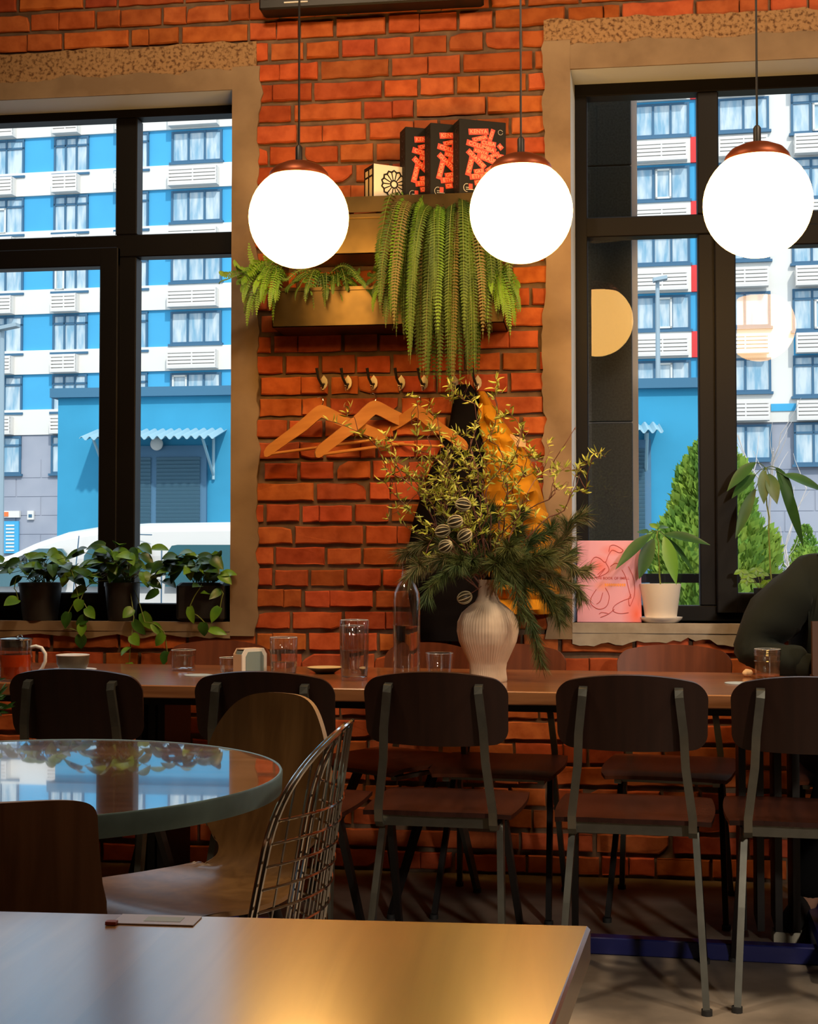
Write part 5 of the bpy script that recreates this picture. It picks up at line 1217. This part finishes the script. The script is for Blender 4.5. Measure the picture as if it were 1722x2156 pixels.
def avocado(nm_lab, px, pyb, Y, potr, poth, potm, saucer, stem_top, leaves, n='avocado_plant', light=()):
    p = on_y(px, pyb, Y); e = thing(n, nm_lab, 'potted plant', (p.x, Y, ZSr)); c = e.location
    z0 = .012 if saucer else .001
    if saucer: obj('saucer', MB().lathe([(.0001, .001), (potr*.85, .001), (potr*1.06, .014), (potr*1.08, .020), (potr*1.02, .019), (potr*.8, .008), (.0001, .008)], 40), potm, e)
    g = MB().lathe([(.0001, z0), (potr*.74, z0), (potr*.80, z0+.01), (potr, z0+poth*.93), (potr*1.02, z0+poth), (potr*.95, z0+poth), (potr*.92, z0+poth*.9), (.0001, z0+poth*.88)], 40); obj('pot', g, potm, e)
    st_ = on_y(stem_top[0], stem_top[1], Y)-c; pts = curve_pts((0, 0, z0+poth*.88), st_, 0, 10, .008, px)
    g = MB().tube(pts, [.0032-.0001*i for i in range(11)], 6); obj('stem', g, 'vine_stem', e)
    for i, (bx_, by_, tx_, ty_, dy, wd) in enumerate(leaves):
        b = on_y(bx_, by_, Y)-c; t = on_y(tx_, ty_, Y+dy)-c; d = t-b; L_ = d.length; g = MB(); dn = d.normalized()
        nrm = Vector((0, -1, .25)) if abs(dn.x) < .5 else Vector((0, -.8, .7))
        # bend towards the tip: start direction raised, droop brings it down
        g.leaf(b, dn+Vector((0, 0, .28)), nrm if dn.z < .3 else Vector((0, -1, 0)), L_*1.05, wd, 0, 'oval', .22, .0, 10)
        # pull the tip to the measured place
        end = Vector(g.v[-2]); sh_ = t-end; n_ = len(g.v)//3
        g.v = [tuple(Vector(v)+sh_*((k_//3)/(n_-1))**1.5) for k_, v in enumerate(g.v)]
        g.tube([b, b.lerp(st_, .5)+Vector((0, 0, .006)), st_], .0014, 5)
        obj('leaf', g, 'avocado_light' if i in light else 'avocado', e)
    return e
avocado('young avocado plant in a white pot and saucer, right of the pink book', 1391, 1306, WY+.045, .0705, .125, 'pot_white', True, (1384, 1118),
    [(1372, 1125, 1295, 1200, -.07, .045), (1376, 1135, 1345, 1220, -.03, .052), (1398, 1130, 1424, 1232, -.05, .050), (1398, 1126, 1496, 1148, -.02, .042), (1366, 1122, 1340, 1120, .03, .028), (1404, 1132, 1464, 1212, .03, .024), (1386, 1112, 1366, 1103, .02, .02), (1388, 1112, 1408, 1110, .03, .022)], light=(2, 6))
avocado('taller avocado plant in a dark pot, right of the mullion of the right window', 1625, 1306, WY+.045, .062, .122, 'pot_black', False, (1612, 985),
    [(1590, 974, 1530, 1035, -.05, .045), (1590, 1000, 1540, 1050, -.03, .042), (1590, 1030, 1548, 1135, -.03, .040), (1607, 990, 1608, 1062, -.04, .043), (1618, 998, 1636, 1062, -.05, .048), (1634, 985, 1692, 1155, .02, .040), (1650, 1000, 1740, 1038, .0, .048), (1636, 985, 1672, 1050, .02, .030)], light=())
# ivy sprig
e = thing('ivy', 'small pale ivy sprig on the sill before the taller avocado plant', 'plant', tuple(on_y(1600, 1232, WY+.03))); c = e.location; g = MB(); g2 = MB()
for (x, y, s_) in ((1560, 1200, .03), (1575, 1208, .032), (1592, 1196, .03), (1605, 1206, .026), (1572, 1218, .03), (1614, 1222, .026), (1620, 1230, .03)):
    p = on_y(x, y, WY+.03)-c
    for k_ in range(3): g.leaf(p, (math.cos(k_*1.1-2.6), -.2, math.sin(k_*1.1-2.6)), (0, -1, .2), s_, s_*.6, 0, 'oval', .2, .2, 4)
    g2.tube([Vector((.01, 0, -.03)), p*.5+Vector((0, 0, .0)), p], .001, 4)
obj('leaves', g, 'pothos_light', e); g2.tube([Vector((.01, 0, -.03)), Vector((.015, 0, -.12))], .002, 4); obj('stems', g2, 'vine_stem', e)

# ------------------------------------------------------------------ seated person
def skinned(name, verts, edges, radii, mt, parent, sub=2, root=0):
    me = bpy.data.meshes.new(name); me.from_pydata([tuple(v) for v in verts], edges, []); o = bpy.data.objects.new(name, me); COL.objects.link(o)
    o.modifiers.new('s', 'SKIN'); sk = me.skin_vertices[0].data if me.skin_vertices else None
    if sk is None:
        bpy.context.view_layer.objects.active = o
        sv = me.attributes.get('skin')
    for i, r in enumerate(radii): me.skin_vertices[0].data[i].radius = (r if isinstance(r, tuple) else (r, r)); me.skin_vertices[0].data[i].use_root = (i == root)
    m2 = o.modifiers.new('u', 'SUBSURF'); m2.levels = m2.render_levels = sub
    dg = bpy.context.evaluated_depsgraph_get(); dg.update(); nm_ = bpy.data.meshes.new_from_object(o.evaluated_get(dg)); bpy.data.objects.remove(o)
    nm_.materials.clear(); nm_.materials.append(MATS[mt]); nm_.polygons.foreach_set('use_smooth', [True]*len(nm_.polygons))
    ob = bpy.data.objects.new(name, nm_); COL.objects.link(ob); ob.parent = parent; return ob
B = cw(1.44, 4.58); pe = thing('person', 'person in a dark green sweatshirt seated at the right edge, forearm resting on the table', 'person', (B.x, B.y, 0), YAW+PI)
# local axes: +y faces the table and the camera, +x is the person's right hand side seen from behind (picture left)
def pl(px, py, d): q = on_d(px, py, d)-Vector((B.x, B.y, 0)); return Matrix.Rotation(-(YAW+PI), 3, 'Z') @ q
hip, ches, neck = Vector((0, -.03, .52)), Vector((0, .03, .93)), Vector((0, .07, 1.17))
shR, shL = Vector((.165, .05, 1.05)), Vector((-.165, .05, 1.05))
elR = pl(1588, 1385, 4.50); wrR = pl(1700, 1403, 4.40); haR = pl(1752, 1408, 4.36)
elL = Vector((-.30, .16, .80)); wrL = Vector((-.16, .34, .79)); haL = Vector((-.09, .37, .785))
kR, kL = Vector((.16, .40, .50)), Vector((-.12, .40, .50)); aR = pl(1690, 1925, 4.27); aL = aR+Vector((-.26, .02, 0))
# one continuous body, torso with neck, arms and legs (skin under the clothes), then clothing as children
vs = [hip, Vector((0, 0, .72)), ches, neck, Vector((0, .11, 1.22)), Vector((.12, -.0, .50)), kR, aR, Vector((-.12, -.0, .50)), kL, aL, shR, elR, wrR, shL, elL, wrL]
ed = [(0, 1), (1, 2), (2, 3), (3, 4), (0, 5), (5, 6), (6, 7), (0, 8), (8, 9), (9, 10), (2, 11), (11, 12), (12, 13), (2, 14), (14, 15), (15, 16)]
ra = [.10, .10, .12, .055, .05, .075, .055, .035, .075, .055, .035, .055, .035, .026, .055, .035, .026]
skinned('body', vs, ed, ra, 'skin', pe)
# sweatshirt: torso and both sleeves
m1 = shR.lerp(elR, .5)+Vector((.012, 0, .012)); m2 = shL.lerp(elL, .5)
vs = [hip+Vector((0, 0, .02)), Vector((0, -.01, .70)), ches, neck+Vector((0, -.01, -.06)), shR+Vector((0, 0, -.01)), m1, elR+Vector((.015, 0, .012)), elR.lerp(wrR, .45)+Vector((0, 0, .006)), elR.lerp(wrR, .80), wrR, shL, m2, elL, wrL]
ed = [(0, 1), (1, 2), (2, 3), (2, 4), (4, 5), (5, 6), (6, 7), (7, 8), (8, 9), (2, 10), (10, 11), (11, 12), (12, 13)]
ra = [(.19, .13), (.21, .135), (.22, .14), (.075, .075), .10, .112, .088, .062, .048, .038, .085, .078, .062, .04]
sw = skinned('sweatshirt', vs, ed, ra, 'sweater', pe)
tx = bpy.data.textures.new('folds', 'CLOUDS'); tx.noise_scale = .085
dm = sw.modifiers.new('folds', 'DISPLACE'); dm.texture = tx; dm.strength = .055; dm.mid_level = .5; dm.texture_coords = 'LOCAL'
cu = MB(); dW = (wrR-elR).normalized(); cu.tube([wrR-dW*.028, wrR-dW*.02, wrR+dW*.018, wrR+dW*.022], [.036, .041, .040, .034], 18); obj('cuff', cu, 'sweater', pe)
vs = [hip, Vector((.11, .0, .50)), kR+Vector((0, .02, 0)), kR.lerp(aR, .5), aR+Vector((0, 0, .05)), Vector((-.11, .0, .50)), kL+Vector((0, .02, 0)), kL.lerp(aL, .5), aL+Vector((0, 0, .05))]
skinned('trousers', vs, [(0, 1), (1, 2), (2, 3), (3, 4), (0, 5), (5, 6), (6, 7), (7, 8)], [(.16, .10), .09, .075, .068, .062, .09, .075, .068, .062], 'trousers', pe)
for an, s_ in ((aR, 1), (aL, -1)):
    fz = Vector((an.x, an.y, 0)); toe = Vector((.42, .90, 0)).normalized(); toe = Vector((math.copysign(.55, 1), .83, 0)).normalized()
    sd = Vector((toe.y, -toe.x, 0)); heel = fz-toe*.07; pts = []
    g = MB(); out = [(-.02, .030), (.04, .036), (.12, .036), (.18, .044), (.23, .042), (.262, .024)]
    poly = [heel+toe*t+sd*w for t, w in out]+[heel+toe*t-sd*w for t, w in reversed(out)]
    g.prism(poly, (0, 0, .001), (0, 0, .032)); so = g
    u_ = MB(); ks = [(-.015, .085, .030), (.03, .10, .034), (.08, .095, .034), (.14, .065, .037), (.19, .045, .040), (.235, .028, .034), (.255, .010, .02)]
    rings = []
    for t, h_, w in ks:
        for j in range(12): a = PI*j/11; rings.append(heel+toe*t+sd*math.cos(a)*w+Vector((0, 0, .030+h_*math.sin(a)**.8)))
    u_.add(rings, [(i*12+j, i*12+j+1, (i+1)*12+j+1, (i+1)*12+j) for i in range(6) for j in range(11)]+[tuple(range(11, -1, -1)), tuple(range(72, 84))], 0, True)
    sh_ = obj('sneaker', u_, 'shoe_black', pe); obj('sole', so, 'shoe_sole', sh_, label='pale rubber sole')
# hands: palm, four fingers of different length, thumb
for (w_, h_, s_) in ((wrR, haR, 1), (wrL, haL, -1)):
    d = (h_-w_).normalized(); up = Vector((0, 0, 1)); sd = d.cross(up).normalized(); b0 = w_+Vector((0, 0, -.004)); vs = [b0, b0+d*.045, b0+d*.075]; ed = [(0, 1), (1, 2)]; ra = [(.026, .018), (.034, .016), (.034, .014)]
    for k_, (off, ln) in enumerate(((-.030, .066), (-.010, .075), (.010, .071), (.029, .056))):
        i0 = len(vs); p = b0+d*.085+sd*off; vs += [p, p+d*ln*.4+Vector((0, 0, .004)), p+d*ln*.75+Vector((0, 0, -.006)), p+d*ln+Vector((0, 0, -.018))]; ed += [(2, i0), (i0, i0+1), (i0+1, i0+2), (i0+2, i0+3)]; ra += [.0095, .009, .0082, .007]
    i0 = len(vs); vs += [b0+d*.03-sd*.034*s_, b0+d*.055-sd*.052*s_, b0+d*.08-sd*.056*s_]; ed += [(1, i0), (i0, i0+1), (i0+1, i0+2)]; ra += [.0125, .010, .0085]
    skinned('hand', vs, ed, ra, 'skin', pe)
# head with face and hair
hc = Vector((0, .13, 1.325)); hd_ = MB(); nr = 30; ns = 32; vs = []
for i in range(nr+1):
    t = i/nr; a = PI*t; z = -math.cos(a)*.118; rad = math.sin(a)
    for j in range(ns):
        th = 2*PI*j/ns; cx, sy = math.cos(th), math.sin(th); wx = .076*(1-.22*max(0, -z/.118)**1.3); wy = .094*(1-.12*max(0, -z/.118))
        x = cx*wx*rad; y = sy*wy*rad
        if sy > 0:
            fr_ = max(0, sy)**6; y += fr_*(.026*math.exp(-((z+.018)/.016)**2)*math.exp(-(x/.014)**2)+.010*math.exp(-((z-.004)/.035)**2)*math.exp(-(x/.009)**2)+.006*math.exp(-((z+.055)/.009)**2)*math.exp(-(x/.028)**2)+.010*math.exp(-((z+.098)/.018)**2)*math.exp(-(x/.03)**2)-.010*(math.exp(-((z-.008)/.012)**2)*math.exp(-((abs(x)-.031)/.014)**2))+.005*math.exp(-((z-.032)/.010)**2))
        vs.append(hc+Vector((x, y, z)))
hd_.add(vs, [(i*ns+j, i*ns+(j+1) % ns, (i+1)*ns+(j+1) % ns, (i+1)*ns+j) for i in range(nr) for j in range(ns)], 0, True)
for s_ in (-1, 1): hd_.sphere(hc+Vector((s_*.077, -.005, -.005)), .03, 12, sc=(.35, .62, 1))
hd_ = obj('head', hd_, 'skin', pe)
for s_ in (-1, 1):
    ey = obj('eye', MB().sphere(hc+Vector((s_*.031, .0785, .006)), .0095, 14), 'eye_white', pe); obj('iris', MB().sphere(hc+Vector((s_*.031, .0855, .005)), .0045, 12), 'hair', ey)
obj('mouth', MB().sphere(hc+Vector((0, .089, -.055)), .02, 14, sc=(1, .3, .22)), 'card_red', pe)
g = MB(); vs = []
for i in range(17):
    a = PI*.5*i/16
    for j in range(ns):
        th = 2*PI*j/ns; lowf = .045 if math.sin(th) > .35 else (-.06 if math.sin(th) < -.1 else .0); z = .128-(.128-lowf)*(i/16)**1.3; rr = math.sqrt(max(0, 1-(z/.130)**2)); k_ = 1+.05*nz(th*3, i*.3)
        vs.append(hc+Vector((math.cos(th)*.086*rr*k_, math.sin(th)*.104*rr*k_-.004, z)))
g.add(vs, [(i*ns+j, i*ns+(j+1) % ns, (i+1)*ns+(j+1) % ns, (i+1)*ns+j) for i in range(16) for j in range(ns)], 0, True); obj('hair', g, 'hair', pe)
